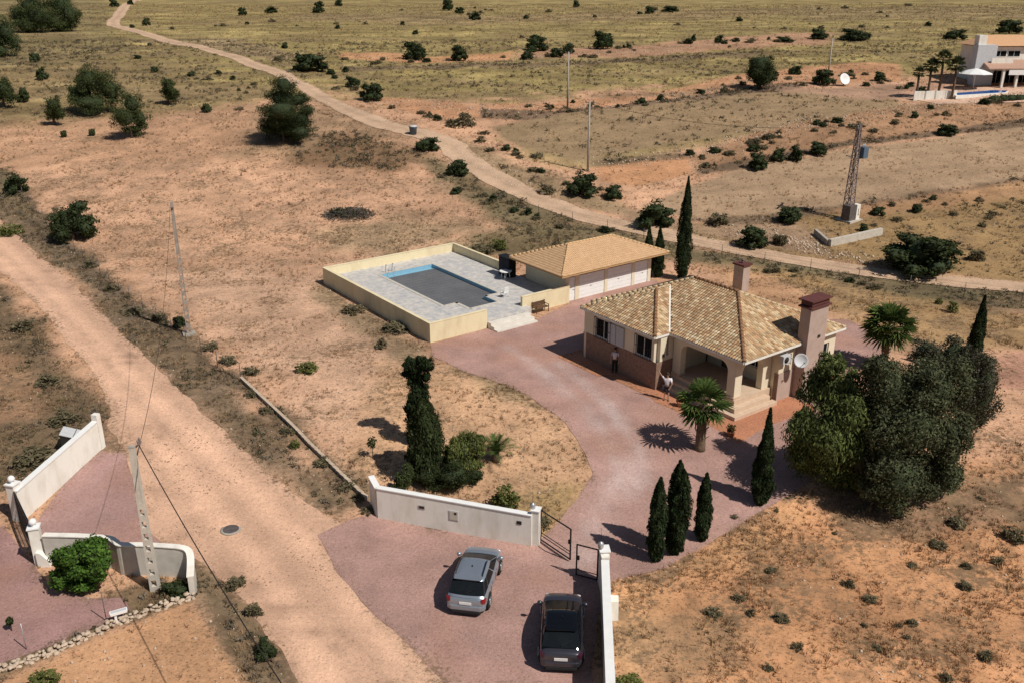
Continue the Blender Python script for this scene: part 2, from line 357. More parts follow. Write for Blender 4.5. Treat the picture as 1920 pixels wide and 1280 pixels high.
def cover(x, y):
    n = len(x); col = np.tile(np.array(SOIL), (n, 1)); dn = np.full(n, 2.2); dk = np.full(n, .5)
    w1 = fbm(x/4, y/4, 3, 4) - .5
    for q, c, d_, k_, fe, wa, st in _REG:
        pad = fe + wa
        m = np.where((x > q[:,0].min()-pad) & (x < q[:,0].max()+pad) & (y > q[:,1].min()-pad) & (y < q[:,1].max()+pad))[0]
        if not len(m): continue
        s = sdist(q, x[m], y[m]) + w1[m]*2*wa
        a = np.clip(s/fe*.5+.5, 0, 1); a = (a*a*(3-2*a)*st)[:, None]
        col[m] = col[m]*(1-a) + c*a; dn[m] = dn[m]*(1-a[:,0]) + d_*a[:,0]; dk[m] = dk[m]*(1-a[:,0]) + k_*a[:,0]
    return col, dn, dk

# ------------------------------------------------------------------ the ground: one sheet to the horizon
ys = [-60., -40., -20., -5., 5., 12.]
while ys[-1] < 4000: ys.append(ys[-1] + max(.16, ys[-1] * (.0045 if ys[-1] < 620 else .05)))
ys = np.array(ys); NX = 520; tt = np.linspace(-1, 1, NX)
YY = np.repeat(ys, NX); XX = np.tile(tt, len(ys)) * (np.maximum(YY, 0) * .70 + 26)
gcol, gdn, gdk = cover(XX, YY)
pat = fbm(XX/2.2, YY/2.2, 11, 5); pat2 = fbm(XX/9, YY/9, 23, 3); strk = fbm(XX/22+YY/60, YY/3.2, 27, 4); fw = np.clip((YY-85)/50, 0, 1)*.55*np.clip((gcol[:,1]/gcol[:,0]-.66)/.06, 0, 1)*np.clip((gdk-.13)/.1, 0, 1); sm_ = 1-np.clip((gdk-.12)/.15, 0, 1)
gcol = gcol * (1 + ((pat - .5) * .65*(1-.6*sm_))[:, None]) * (1 + ((pat2 - .5) * .5*(1-.5*sm_))[:, None]) * (1+((fbm((XX+YY*2)/40, (YY-XX*.25)/1.5, 33, 3)-.5)*sm_*.35)[:, None]) * (1 + (strk-.5)*fw*1.3)[:, None]
gcol = gcol*(1+(fbm(XX/6, YY/3.5, 25, 4)-.5)*fw*2.2)[:, None]
dryp = np.clip((fbm(XX/16+3, YY/5, 29, 4)-.5)*6, 0, 1)*fw*.9
gcol = gcol*(1-dryp[:, None]) + np.array((.235,.165,.095))*dryp[:, None]
# ragged brown litter where much grows
lit = np.clip((fbm(XX/.9, YY/.9, 5, 3) - .53) * 5, 0, 1) * np.clip(gdn / 6, 0, .75)
gcol = gcol * (1 - lit[:, None]*.55) + np.array((.15, .105, .065)) * lit[:, None]*.55
def bumps(x, y): return (fbm(x/3, y/3, 31, 4) - .5) * .10
def groundz(x, y):
    far = np.clip((y - 95) / 60, 0, 1)
    return tz(y) + (fbm(x/14, y/14, 41, 2) - .5) * 1.0 * far
ZZ = groundz(XX, YY)
ii = np.arange(len(ys)-1)[:, None]*NX + np.arange(NX-1)[None]
GF = np.stack([ii, ii+1, ii+NX+1, ii+NX], -1).reshape(-1, 4)
def ground_material(name, nz=.25, dark=.6, fine=1.0, litter=.78):
    m, t, b = nodes(name); b.inputs['Roughness'].default_value = .95; b.inputs['Specular IOR Level'].default_value = .1
    L = t.links; N = t.nodes.new
    a = N('ShaderNodeAttribute'); a.attribute_name = 'Tint'; g = N('ShaderNodeNewGeometry')
    def noise_(sc, det=5, rg=.65):
        n = N('ShaderNodeTexNoise'); n.inputs['Scale'].default_value = sc; n.inputs['Detail'].default_value = det; n.inputs['Roughness'].default_value = rg
        L.new(g.outputs['Position'], n.inputs['Vector']); return n.outputs['Fac']
    def rng_(x, a0, a1, b0, b1):
        n = N('ShaderNodeMapRange'); n.inputs[1].default_value = a0; n.inputs[2].default_value = a1; n.inputs[3].default_value = b0; n.inputs[4].default_value = b1
        L.new(x, n.inputs[0]); return n.outputs[0]
    def scale(v, f):
        n = N('ShaderNodeVectorMath'); n.operation = 'SCALE'; L.new(v, n.inputs[0]); L.new(f, n.inputs['Scale']); return n.outputs[0]
    fine_n = noise_(3.2 * fine, 8, .75); big = noise_(.45, 5); sp = noise_(7.5 * fine, 3, .6)
    c = scale(a.outputs['Color'], rng_(fine_n, .3, .7, 1 - nz, 1 + nz)); c = scale(c, rng_(big, .3, .7, .88, 1.12))
    c = scale(c, rng_(sp, .57, .66, 1.0, 1 - dark))              # clods and dead leaves
    c = scale(c, rng_(sp, .28, .36, 1.22, 1.0))                  # pale stones
    # dead leaves and withered stalks lying on the soil, thicker where more grows (alpha of the colour attribute)
    ln = noise_(2.6 * fine, 9, .80); th = N('ShaderNodeMath'); th.operation = 'MULTIPLY_ADD'; th.inputs[1].default_value = .17; th.inputs[2].default_value = -.605
    L.new(a.outputs['Alpha'], th.inputs[0]); sm = N('ShaderNodeMath'); sm.operation = 'ADD'; L.new(ln, sm.inputs[0]); L.new(th.outputs[0], sm.inputs[1])
    mk = rng_(sm.outputs[0], 0, .07, 0, litter)
    rp = N('ShaderNodeValToRGB'); e = rp.color_ramp.elements; e[0].position = .35; e[0].color = (.115, .075, .045, 1); e[1].position = .62; e[1].color = (.26, .170, .098, 1); e2 = e.new(.5); e2.color = (.17, .120, .072, 1)
    L.new(noise_(.9, 4), rp.inputs[0]); mx = N('ShaderNodeMix'); mx.data_type = 'RGBA'; L.new(mk, mx.inputs[0]); L.new(c, mx.inputs[6]); L.new(rp.outputs[0], mx.inputs[7]); c = mx.outputs[2]
    L.new(c, b.inputs['Base Color'])
    bp = N('ShaderNodeBump'); bp.inputs['Strength'].default_value = .55; bp.inputs['Distance'].default_value = .10
    L.new(fine_n, bp.inputs['Height']); L.new(bp.outputs[0], b.inputs['Normal'])
    return m
M['ground'] = ground_material('ground')
M['gravel'] = ground_material('gravel', .20, .35, 2.0)
M['road'] = ground_material('road', .18, .38, 1.5)
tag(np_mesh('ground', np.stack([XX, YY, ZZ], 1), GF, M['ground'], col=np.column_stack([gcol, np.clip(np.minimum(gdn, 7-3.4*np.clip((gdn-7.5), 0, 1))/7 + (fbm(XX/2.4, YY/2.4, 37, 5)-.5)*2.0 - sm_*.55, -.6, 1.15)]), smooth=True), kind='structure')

# ------------------------------------------------------------------ sheets lying on the ground
def ragged(q, step=.35, amp=.25, seed=0):
    out = []; n = len(q)
    for i in range(n):
        a, b = np.array(q[i]), np.array(q[(i+1) % n]); L = np.hypot(*(b-a)); k = max(1, int(L/step))
        nrm = np.array((-(b-a)[1], (b-a)[0])) / max(L, 1e-6)
        for j in range(k):
            p = a + (b-a)*j/k; o = (fbm(np.array([p[0]/1.6]), np.array([p[1]/1.6]), seed, 4)[0]-.5)*2*amp
            out.append(p + nrm*o)
    return np.array(out)
def tri_fill(q, step):
    """triangles filling a simple outline, with an inner grid of points"""
    x0, y0 = q.min(0); x1, y1 = q.max(0)
    gx, gy = np.meshgrid(np.arange(x0, x1, step), np.arange(y0, y1, step)); gx = gx.ravel(); gy = gy.ravel()
    k = sdist(q, gx, gy) > step*.35; pts = [Vector(p) for p in q] + [Vector((a, b)) for a, b in zip(gx[k], gy[k])]
    n = len(q)
    r = delaunay_2d_cdt(pts, [(i, (i+1) % n) for i in range(n)], [list(range(n))], 1, 1e-5)
    return np.array([(v.x, v.y) for v in r[0]]), np.array([f for f in r[2] if len(f) == 3])
def sheet(name, q, colour, material, off, step=.6, vary=None, kind='structure', litter=1.0):
    V, F = tri_fill(q, step)
    e1 = V[F[:,1]]-V[F[:,0]]; e2 = V[F[:,2]]-V[F[:,0]]; fl = (e1[:,0]*e2[:,1]-e1[:,1]*e2[:,0]) < 0; F[fl] = F[fl][:, ::-1]
    x, y = V[:,0], V[:,1]; z = groundz(x, y) + off
    c = np.tile(np.array(colour), (len(V), 1)) * (1 + (fbm(x/3.5, y/3.5, 51, 4)[:, None]-.5)*.28)
    if vary is not None: c = vary(x, y, c)
    al = np.clip(-.30 + .42*np.clip((fbm(x/4, y/4, 57, 3)-.5)*5, 0, 1) + .80*np.clip(1-sdist(q, x, y)/1.1, 0, 1)*(litter > 0), -.4, 1)*litter
    return tag(np_mesh(name, np.stack([x, y, z], 1), F, material, col=np.column_stack([c, al]), smooth=True), kind=kind)
def near_line(pts, x, y):
    q = [G(*p)[:2] for p in pts]; d = np.full(x.shape, 1e9)
    for (ax, ay), (bx, by) in zip(q[:-1], q[1:]):
        ex, ey = bx-ax, by-ay; t = np.clip(((x-ax)*ex+(y-ay)*ey)/(ex*ex+ey*ey), 0, 1)
        d = np.minimum(d, np.hypot(x-ax-t*ex, y-ay-t*ey))
    return d
def catmull(pts, k=6):
    P = [np.array(p, float) for p in pts]; P = [2*P[0]-P[1]] + P + [2*P[-1]-P[-2]]; out = []
    for i in range(1, len(P)-2):
        for j in range(k):
            t = j/k; out.append(.5*(2*P[i]+(P[i+1]-P[i-1])*t+(2*P[i-1]-5*P[i]+4*P[i+1]-P[i+2])*t*t+(3*P[i]-P[i-1]-3*P[i+1]+P[i+2])*t**3))
    out.append(P[-2]); return out

# wide sandy road, lower left
road_px = [(-260,250),(-60,370),(0,412),(60,468),(150,545),(250,648),(330,722),(420,812),(500,885),(590,955),(640,985),(600,1010),(628,1065),(700,1150),(790,1232),(850,1300),
           (570,1300),(520,1205),(465,1135),(400,1078),(355,1035),(300,1012),(262,985),(245,900),(228,850),(208,800),(205,760),(165,690),(110,620),(60,560),(0,512),(-120,430),(-330,330)]
def road_vary(x, y, c):
    t1 = near_line([(0,450),(110,560),(230,690),(330,790),(450,900),(560,1010),(680,1150),(780,1280)], x, y)
    t2 = near_line([(0,485),(80,570),(190,700),(280,810),(400,960),(520,1100),(620,1280)], x, y)
    t = np.exp(-(np.minimum(t1, t2)/.6)**2)[:, None]*.22 - np.exp(-((np.minimum(t1, t2)-1.0)/.35)**2)[:, None]*.08
    st = np.clip((fbm(x/.55, y/.55, 71, 3)-.56)*6, 0, 1) * np.clip((fbm(x/6, y/6, 73, 3)-.5)*6, 0, 1)
    return c*(1+t)*(1-.35*st[:, None])
road_q = ragged(np.array([G(*p)[:2] for p in road_px]), .35, .30, 61)
sheet('dirt_road', road_q, (.60, .375, .255), M['road'], .012, .55, road_vary)
# dirt track behind the houses
trk_px = catmull([(262,-2),(240,8),(222,30),(213,44),(232,55),(330,81),(440,109),(540,149),(620,192),(720,236),(780,252),(842,272),(872,300),(922,331),(1000,370),(1085,402),(1180,426),(1300,451),(1450,481),(1600,506),(1760,526),(1930,541),(2150,560)], 5)
trk = np.array([G(*p)[:2] for p in trk_px])
def ribbon(c, wl, jit, seed):
    d = np.gradient(c, axis=0); d /= np.hypot(d[:,0], d[:,1])[:, None]; nr = np.stack([-d[:,1], d[:,0]], 1)
    wl = wl[:, None]
    return np.concatenate([c + nr*wl, (c - nr*wl)[::-1]])
twid = np.interp(np.arange(len(trk)), [0, 20, 40, 55, 65, 80, len(trk)], [2.2, 1.8, 1.6, 2.0, 1.8, 1.6, 1.6])
track_q = ragged(ribbon(trk, twid, 0, 0), .9, .45, 63)
def track_vary(x, y, c):
    d = np.full(x.shape, 1e9)
    for (ax, ay), (bx, by) in zip(trk[:-1], trk[1:]):
        ex, ey = bx-ax, by-ay; t = np.clip(((x-ax)*ex+(y-ay)*ey)/(ex*ex+ey*ey), 0, 1); d = np.minimum(d, np.hypot(x-ax-t*ex, y-ay-t*ey))
    return c*(1 - .22*np.exp(-(d/.45)**2)[:, None])
sheet('dirt_track', track_q, (.56, .385, .26), M['road'], .05, 1.1, track_vary)
# mauve gravel: forecourt, drive and yard
drive_px = [(595,1003),(650,975),(700,962),(760,975),(1000,1022),(1012,1012),(1040,985),(1088,930),(1110,888),(1098,850),(1060,792),(1000,747),(945,722),(862,692),(812,668),(806,646),(915,614),(940,622),(1000,602),(1062,572),(1064,560),(1210,520),(1262,540),
            (1500,596),(1590,600),(1640,625),(1660,670),(1600,700),(1560,800),(1520,900),(1480,925),(1450,948),(1400,976),(1340,1010),(1250,1062),(1155,1088),(1130,1105),(1120,1180),(1110,1300),(850,1300),(790,1232),(700,1150),(628,1065)]
MAUVE = (.405, .250, .212)
def drive_vary(x, y, c):
    a = near_line([(1075,1060),(1120,960),(1165,890),(1150,840),(1090,760),(1010,690),(950,650)], x, y)
    b = near_line([(1095,1060),(1160,960),(1200,900),(1195,845),(1140,760),(1050,680)], x, y)
    t = np.exp(-(np.minimum(a, b)/.5)**2)[:, None]*np.clip(fbm(x/2, y/2, 81, 3)*1.8-.3, 0, 1)[:, None]
    c = c*(1-t*.75) + np.array((.56, .44, .41))*t*.75
    c = c*(1+(fbm(x/1.3, y/1.3, 85, 4)-.5)*.5)[:, None]; o = np.clip((fbm(x/3, y/3, 83, 4)-.50)*4, 0, 1)[:, None]*.55
    return c*(1-o) + np.array((.40, .225, .165))*o
drive_q = ragged(np.array([G(*p)[:2] for p in drive_px]), .35, .16, 65)
sheet('gravel_drive', drive_q, MAUVE, M['gravel'], .020, .5, drive_vary)
# neighbour's mauve paving outside and inside the gate
apron_q = ragged(np.array([G(*p)[:2] for p in [(70,975),(120,905),(190,845),(235,848),(250,905),(262,970),(300,1014),(340,1034),(300,1046),(200,1030),(80,1010)]]), .35, .15, 67)
sheet('gravel_apron', apron_q, (.38,.235,.21), M['gravel'], .018, .45, drive_vary)
yard_q = ragged(np.array([G(*p)[:2] for p in [(-120,1000),(10,985),(62,1055),(95,1095),(170,1120),(230,1120),(242,1142),(190,1170),(120,1200),(60,1222),(-120,1290)]]), .35, .15, 68)
sheet('neighbour_yard', yard_q, (.37,.22,.20), M['gravel'], .018, .45, drive_vary)

SHEETS = [road_q, track_q, drive_q, apron_q, yard_q]
def GP(px, py):
    p = G(px, py); p.z = float(groundz(np.array([p.x]), np.array([p.y]))[0]); return p
def zat(x, y): return float(groundz(np.array([float(x)]), np.array([float(y)]))[0])

# ------------------------------------------------------------------ dry tufts and loose stones (nobody could count them)
def blades(x, y, z, size, col, nb, lean=.6):
    """nb thin upright triangles per tuft"""
    n = len(x); k = n*nb
    X = np.repeat(x, nb); Y = np.repeat(y, nb); Z = np.repeat(z, nb); S = np.repeat(size, nb)
    a = rng.uniform(0, 2*PI, k); r = S*rng.uniform(.0, .55, k); bx, by = X+np.cos(a)*r, Y+np.sin(a)*r
    h = S*rng.uniform(.45, 1.1, k); wd = S*rng.uniform(.045, .12, k); t = rng.uniform(0, 2*PI, k)
    l = h*lean*rng.uniform(.2, 1, k); a2 = a + rng.normal(0, .7, k)
    p0 = np.stack([bx-np.cos(t)*wd, by-np.sin(t)*wd, Z-.02], 1); p1 = np.stack([bx+np.cos(t)*wd, by+np.sin(t)*wd, Z-.02], 1)
    p2 = np.stack([bx+np.cos(a2)*l, by+np.sin(a2)*l, Z+h], 1)
    V = np.stack([p0, p1, p2], 1).reshape(-1, 3); F = np.arange(3*k).reshape(-1, 3)
    C = np.repeat(np.repeat(col, nb, 0)*rng.uniform(.75, 1.25, (k, 1)), 3, 0)
    return V, F, C
def keep_off(x, y, margin=.0):
    ok = np.ones(len(x), bool)
    for q in SHEETS:
        m = np.where((x > q[:,0].min()) & (x < q[:,0].max()) & (y > q[:,1].min()) & (y < q[:,1].max()))[0]
        if len(m):
            e = (fbm(x[m]/1.5, y[m]/1.5, 91, 3)-.5)*.8 + margin
            ok[m] &= sdist(q, x[m], y[m]) < np.maximum(e, .0)
    for fx, fy, ang, a, b in FOOT:            # buildings
        dx, dy = x-fx, y-fy; u = dx*math.cos(ang)+dy*math.sin(ang); v = -dx*math.sin(ang)+dy*math.cos(ang)
        ok &= ~((u > a[0]) & (u < a[1]) & (v > b[0]) & (v < b[1]))
    return ok
PANG = R(36.7)
FOOT = [(-5.97, 62.99, PANG, (-.2, 13.9), (-1.4, 17.7)), (-5.97, 62.99, PANG, (12.4, 24.8), (-.2, 7.2)), (13.70, 50.35, R(36.6), (-1.2, 9.8), (.2, 13.6))]
def scatter(y0, y1, mul, smin, smax, name, label, seed, nb=9):
    area = (y1*y1-y0*y0)*.60 + (y1-y0)*8; n = int(area*11*mul)
    y = np.sqrt(rng.uniform(y0*y0, y1*y1, n)); x = rng.uniform(-1, 1, n)*(.60*y+4)
    c, dn, dk = cover(x, y)
    cl = np.clip((fbm(x/1.8, y/1.8, seed, 4)-.36)*4.2, 0, 2.2)
    k = (rng.uniform(0, 11, n) < dn*cl) & keep_off(x, y); x, y, dk, c = x[k], y[k], dk[k], c[k]; n = len(x)
    pal_d = np.array([(.13,.085,.048),(.17,.115,.065),(.10,.095,.045),(.19,.155,.10),(.12,.085,.065)]); pal_s = np.array([(.48,.31,.175),(.40,.275,.135),(.51,.34,.21),(.33,.25,.12)])
    dark = rng.uniform(0, 1, n) < dk
    col = np.where(dark[:, None], pal_d[rng.integers(0, 5, n)], pal_s[rng.integers(0, 4, n)])
    col = col*.66 + c*.34
    sz = rng.uniform(smin, smax, n)*(1+.8*(rng.uniform(0, 1, n) > .93)*rng.uniform(0, 1, n))
    V, F, C = blades(x, y, groundz(x, y), sz, col, nb)
    tag(np_mesh(name, V, F, M['dry'], col=C), label, 'grass', kind='stuff')
    return n
n1 = scatter(24, 98, 2.8, .08, .25, 'dry_grass', 'dry brown and straw coloured tufts scattered over the sandy plots', 101)
n2 = scatter(98, 210, 1.1, .14, .34, 'scrub_grass', 'dry grass and low scrub of the fields beyond the track', 102)
n3 = scatter(210, 420, .30, .25, .55, 'hillside_grass', 'yellow grass and scrub of the far hillside', 103)
def weeds(y0, y1, mul, name, label):
    n = int(((y1*y1-y0*y0)*.6+(y1-y0)*8)*3.2*mul); y = np.sqrt(rng.uniform(y0*y0, y1*y1, n)); x = rng.uniform(-1, 1, n)*(.60*y+4)
    c, dn, dk = cover(x, y); lum = c.mean(1); w_ = np.clip((.235-lum)/.07, 0, 1)*np.clip(dn/3.5, 0, 1.2)*np.clip((fbm(x/2.5, y/2.5, 131, 3)-.33)*4.5, 0, 1.3)
    k = (rng.uniform(0, 1.3, n) < w_) & keep_off(x, y, .15); x, y = x[k], y[k]; n = len(x); q = 15
    s = rng.uniform(.12, .36, n)*(1 if y1 < 120 else 1.6); d = rng.normal(0, 1, (n, q, 3)); d[..., 2] = np.abs(d[..., 2]); d /= np.linalg.norm(d, axis=2)[..., None]
    P = np.stack([x, y, groundz(x, y)], 1)[:, None]+d*(s[:, None, None]*rng.uniform(.35, 1, (n, q, 1)))*np.array((1, 1, .9)); pal = np.array([(.11,.09,.052),(.14,.115,.07),(.085,.082,.042),(.165,.14,.105),(.12,.085,.055)])
    V, F, C = leaf_quads(P.reshape(-1, 3), d.reshape(-1, 3), np.repeat(s, q)*.26, 2.6, .9, (1, 1, 1), .3); C = C*np.repeat(np.repeat(pal[rng.integers(0, 5, n)], q, 0), 4, 0)
    tag(np_mesh(name, V, F, M['dry'], col=C), label, 'weeds', kind='stuff'); return n
print('tufts', n1, n2, n3)
def stones(name, x, y, s, label, matn='stone', cat='stones', lift=0.0):
    n = len(x); base = np.array([(1,0,0),(-.9,.1,0),(.1,1,0),(0,-1,.1),(0,.1,.8),(0,0,-.5)]); fc = np.array([(0,2,4),(2,1,4),(1,3,4),(3,0,4),(2,0,5),(1,2,5),(3,1,5),(0,3,5)])
    V = base[None]*s[:, None, None]*rng.uniform(.6, 1.25, (n, 6, 3)); a = rng.uniform(0, 2*PI, n); ca, sa = np.cos(a)[:, None], np.sin(a)[:, None]
    vx = V[...,0]*ca - V[...,1]*sa; vy = V[...,0]*sa + V[...,1]*ca
    V = np.stack([vx+x[:, None], vy+y[:, None], V[...,2]+groundz(x, y)[:, None]+lift], -1).reshape(-1, 3)
    F = (fc[None]+6*np.arange(n)[:, None, None]).reshape(-1, 3)
    return tag(np_mesh(name, V, F, M[matn]), label, cat, kind='stuff')
def along(pts, n, wid):
    q = np.array([G(*p)[:2] for p in pts]); L = np.r_[0, np.cumsum(np.hypot(*np.diff(q, axis=0).T))]; s = rng.uniform(0, L[-1], n)
    x = np.interp(s, L, q[:,0])+rng.normal(0, wid, n); y = np.interp(s, L, q[:,1])+rng.normal(0, wid, n); return x, y
n = 5200; y = np.sqrt(rng.uniform(26**2, 100**2, n)); x = rng.uniform(-1, 1, n)*(.6*y+3); k = keep_off(x, y) & (fbm(x/5, y/5, 111, 3) > .5)
stones('loose_stones', x[k], y[k], rng.uniform(.03, .11, k.sum()), 'small pale stones lying about on the sandy soil')
pq = poly_w([(290,790),(420,800),(470,900),(560,1000),(640,1100),(560,1150),(450,1080),(330,1010),(270,960)]); n = 2600; x = rng.uniform(pq[:,0].min(), pq[:,0].max(), n); y = rng.uniform(pq[:,1].min(), pq[:,1].max(), n); k = (sdist(pq, x, y) > 0) & (fbm(x/2, y/2, 117, 3) > .46)
stones('road_pebbles', x[k], y[k], rng.uniform(.025, .075, k.sum()), 'brown pebbles sprinkled on the sandy road round the manhole cover', 'pebble', lift=.012)
xs, ys_ = [], []
for pts, c, wd in [([(700,190),(900,208),(1060,205),(1200,190),(1400,158),(1580,140)], 700, 1.6), ([(640,108),(800,113),(960,110),(1150,100),(1400,80)], 420, 2.0), ([(1100,312),(1290,285),(1500,238),(1700,205),(1920,180)], 800, 1.6),
                   ([(780,250),(870,300),(1000,360)], 160, 1.4), ([(240,45),(430,75),(560,110)], 160, 2.5), ([(1380,430),(1500,455),(1560,478),(1640,490)], 260, 1.0)]:
    a, b = along(pts, c, wd); xs.append(a); ys_.append(b)
x = np.concatenate(xs); y = np.concatenate(ys_)
stones('terrace_rubble', x, y, rng.uniform(.07, .22, len(x)), 'rubble stones spilled along the earth banks between the far fields')

# ------------------------------------------------------------------ leaves
def leaf_quads(P, N, s, aspect=1.8, jit=.8, col=(.05, .07, .03), var=.35, up=None):
    """one pointed quad per position P; N leans its face"""
    n = len(P); d = N + rng.normal(0, jit, (n, 3)); d /= np.linalg.norm(d, axis=1)[:, None]+1e-9
    if up is None: t = rng.normal(0, 1, (n, 3))
    else: t = np.array(up)[None] + rng.normal(0, .35, (n, 3))
    t -= d*(t*d).sum(1)[:, None]; t /= np.linalg.norm(t, axis=1)[:, None]+1e-9; b = np.cross(d, t)
    s = (np.broadcast_to(s, (n,))*rng.uniform(.6, 1.3, n))[:, None]
    V = np.stack([P-t*s*aspect*.5, P+b*s*.5, P+t*s*aspect*.5, P-b*s*.5], 1).reshape(-1, 3)
    c = np.array(col)
    C = (c[rng.integers(0, len(c), n)] if c.ndim == 2 else np.tile(c, (n, 1)))*rng.uniform(1-var, 1+var, (n, 1))
    return V, np.arange(4*n).reshape(-1, 4), np.repeat(C, 4, 0)
def lobes_points(lobes, n, fill=.35):
    """points near the skins of ellipsoid lobes (cx,cy,cz,rx,ry,rz)"""
    Lb = np.array(lobes); wgt = (Lb[:,3]*Lb[:,4]*Lb[:,5])**(2/3); i = rng.choice(len(Lb), n, p=wgt/wgt.sum())
    d = rng.normal(0, 1, (n, 3)); d /= np.linalg.norm(d, axis=1)[:, None]
    r = rng.uniform(0, 1, n)**fill; r *= 1 + .10*rng.normal(0, 1, n)
    P = Lb[i, :3] + d*Lb[i, 3:]*r[:, None]
    N = d/Lb[i, 3:]; N /= np.linalg.norm(N, axis=1)[:, None]; return P, N
def clumps(lobes, k, f=.42, seed=1):
    """each lobe broken into k smaller clumps near its skin"""
    r = np.random.default_rng(seed); out = [(a, b, c, d*.84, e*.84, g*.84) for a, b, c, d, e, g in lobes]
    for cx, cy, cz, rx, ry, rz in lobes:
        for i in range(k):
            d = r.normal(0, 1, 3); d /= np.linalg.norm(d); q = r.uniform(.50, .88); g = r.uniform(.6, 1.25)*f
            out.append((cx+d[0]*rx*q, cy+d[1]*ry*q, cz+d[2]*rz*q, rx*g, ry*g, rz*g*.85))
    return out
def crown_mesh(name, lobes, n, s, col, parent=None, link=True, up=None, aspect=1.7, zmin=.02, var=.22, core=.62, fill=.35, jit=.5):
    P, N = lobes_points(lobes, n, fill); k = P[:,2] > zmin; P, N = P[k], N[k]
    V, F, C = leaf_quads(P, N, s, aspect, jit, col, var, up)
    return np_mesh(name, V, F, M['leaf'], parent, C, link=link)
def rough_lobes(w, h, n, seed, base=.0, flat=1.0, skirt=True):
    """lobes filling a crown of width w and height h whose bottom is at base"""
    r = np.random.default_rng(seed); out = [(0, 0, base+h*.48, w*.36, w*.36, h*.42)]
    for i in range(6 if skirt else 0):
        a = i*PI/3+r.uniform(-.4, .4); q = r.uniform(.26, .34)*w; s = r.uniform(.15, .22); out.append((math.cos(a)*q, math.sin(a)*q, base+h*r.uniform(.16, .30), w*s, w*s, h*.24))
    for i in range(n):
        a = r.uniform(0, 2*PI); q = r.uniform(.18, .36)*w; z = base + h*r.uniform(.22, .80); k = math.sin(PI*min(max((z-base)/h, .12), .9))**.6
        s = r.uniform(.14, .24)
        out.append((math.cos(a)*q*k, math.sin(a)*q*k, z, w*s, w*s, h*s*.85*flat))
    return out
def trunk(parent, h, r0, r1, mat_=None, lean=(0, 0), forks=0, seed=0, name='trunk'):
    rr = random.Random(seed); mb = MB(); pts = []; k = 5
    for i in range(k+1):
        t = i/k; pts.append((lean[0]*t*t*h+rr.uniform(-.04, .04)*h*t*.4, lean[1]*t*t*h+rr.uniform(-.04, .04)*h*t*.4, h*t-.1*(i == 0)))
    mb.tube(pts, [r0+(r1-r0)*i/k for i in range(k+1)], 8)
    for f in range(forks):
        a = f*2*PI/forks+rr.uniform(-.4, .4); b = Vector(pts[3]); e = b+Vector((math.cos(a)*h*.45, math.sin(a)*h*.45, h*rr.uniform(.4, .65)))
        mb.tube([b, (b+e)/2+Vector((0, 0, h*.06)), e], [r1*.9, r1*.65, r1*.25], 6)
    return mb.build(name, mat_ or M['bark'], parent)
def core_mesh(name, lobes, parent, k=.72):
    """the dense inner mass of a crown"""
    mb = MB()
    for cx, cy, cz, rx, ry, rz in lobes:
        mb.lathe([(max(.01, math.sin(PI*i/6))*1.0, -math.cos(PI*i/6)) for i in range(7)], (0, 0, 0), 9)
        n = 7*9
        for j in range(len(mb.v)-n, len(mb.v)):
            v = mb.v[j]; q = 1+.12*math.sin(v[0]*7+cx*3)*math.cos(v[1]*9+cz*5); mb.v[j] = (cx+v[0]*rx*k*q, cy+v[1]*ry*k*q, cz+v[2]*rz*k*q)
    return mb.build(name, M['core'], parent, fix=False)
weeds(24, 100, 1.0, 'verge_weeds', 'dark brown and olive weeds along the verges and walls'); weeds(100, 230, .8, 'field_weeds', 'dark scrub weeds on the banks and verges beyond the track')
CYP = [(.020,.033,.014), (.029,.043,.017), (.016,.027,.012), (.040,.052,.022)]
PINE = [(.062,.080,.029), (.080,.098,.036), (.048,.064,.025)]
BUSH = [(.034,.048,.018), (.046,.062,.023), (.026,.038,.015), (.060,.070,.030)]
CITR = [(.075,.145,.025), (.10,.185,.035), (.05,.105,.02)]
PEPP = [(.105,.132,.042), (.140,.165,.055), (.080,.102,.034)]
GREYT = [(.086,.096,.050), (.108,.118,.062), (.066,.075,.040)]
YGRN = [(.135,.155,.045), (.175,.185,.060), (.10,.125,.038)]
DULL = [(.16,.135,.08), (.20,.165,.10), (.12,.11,.06)]
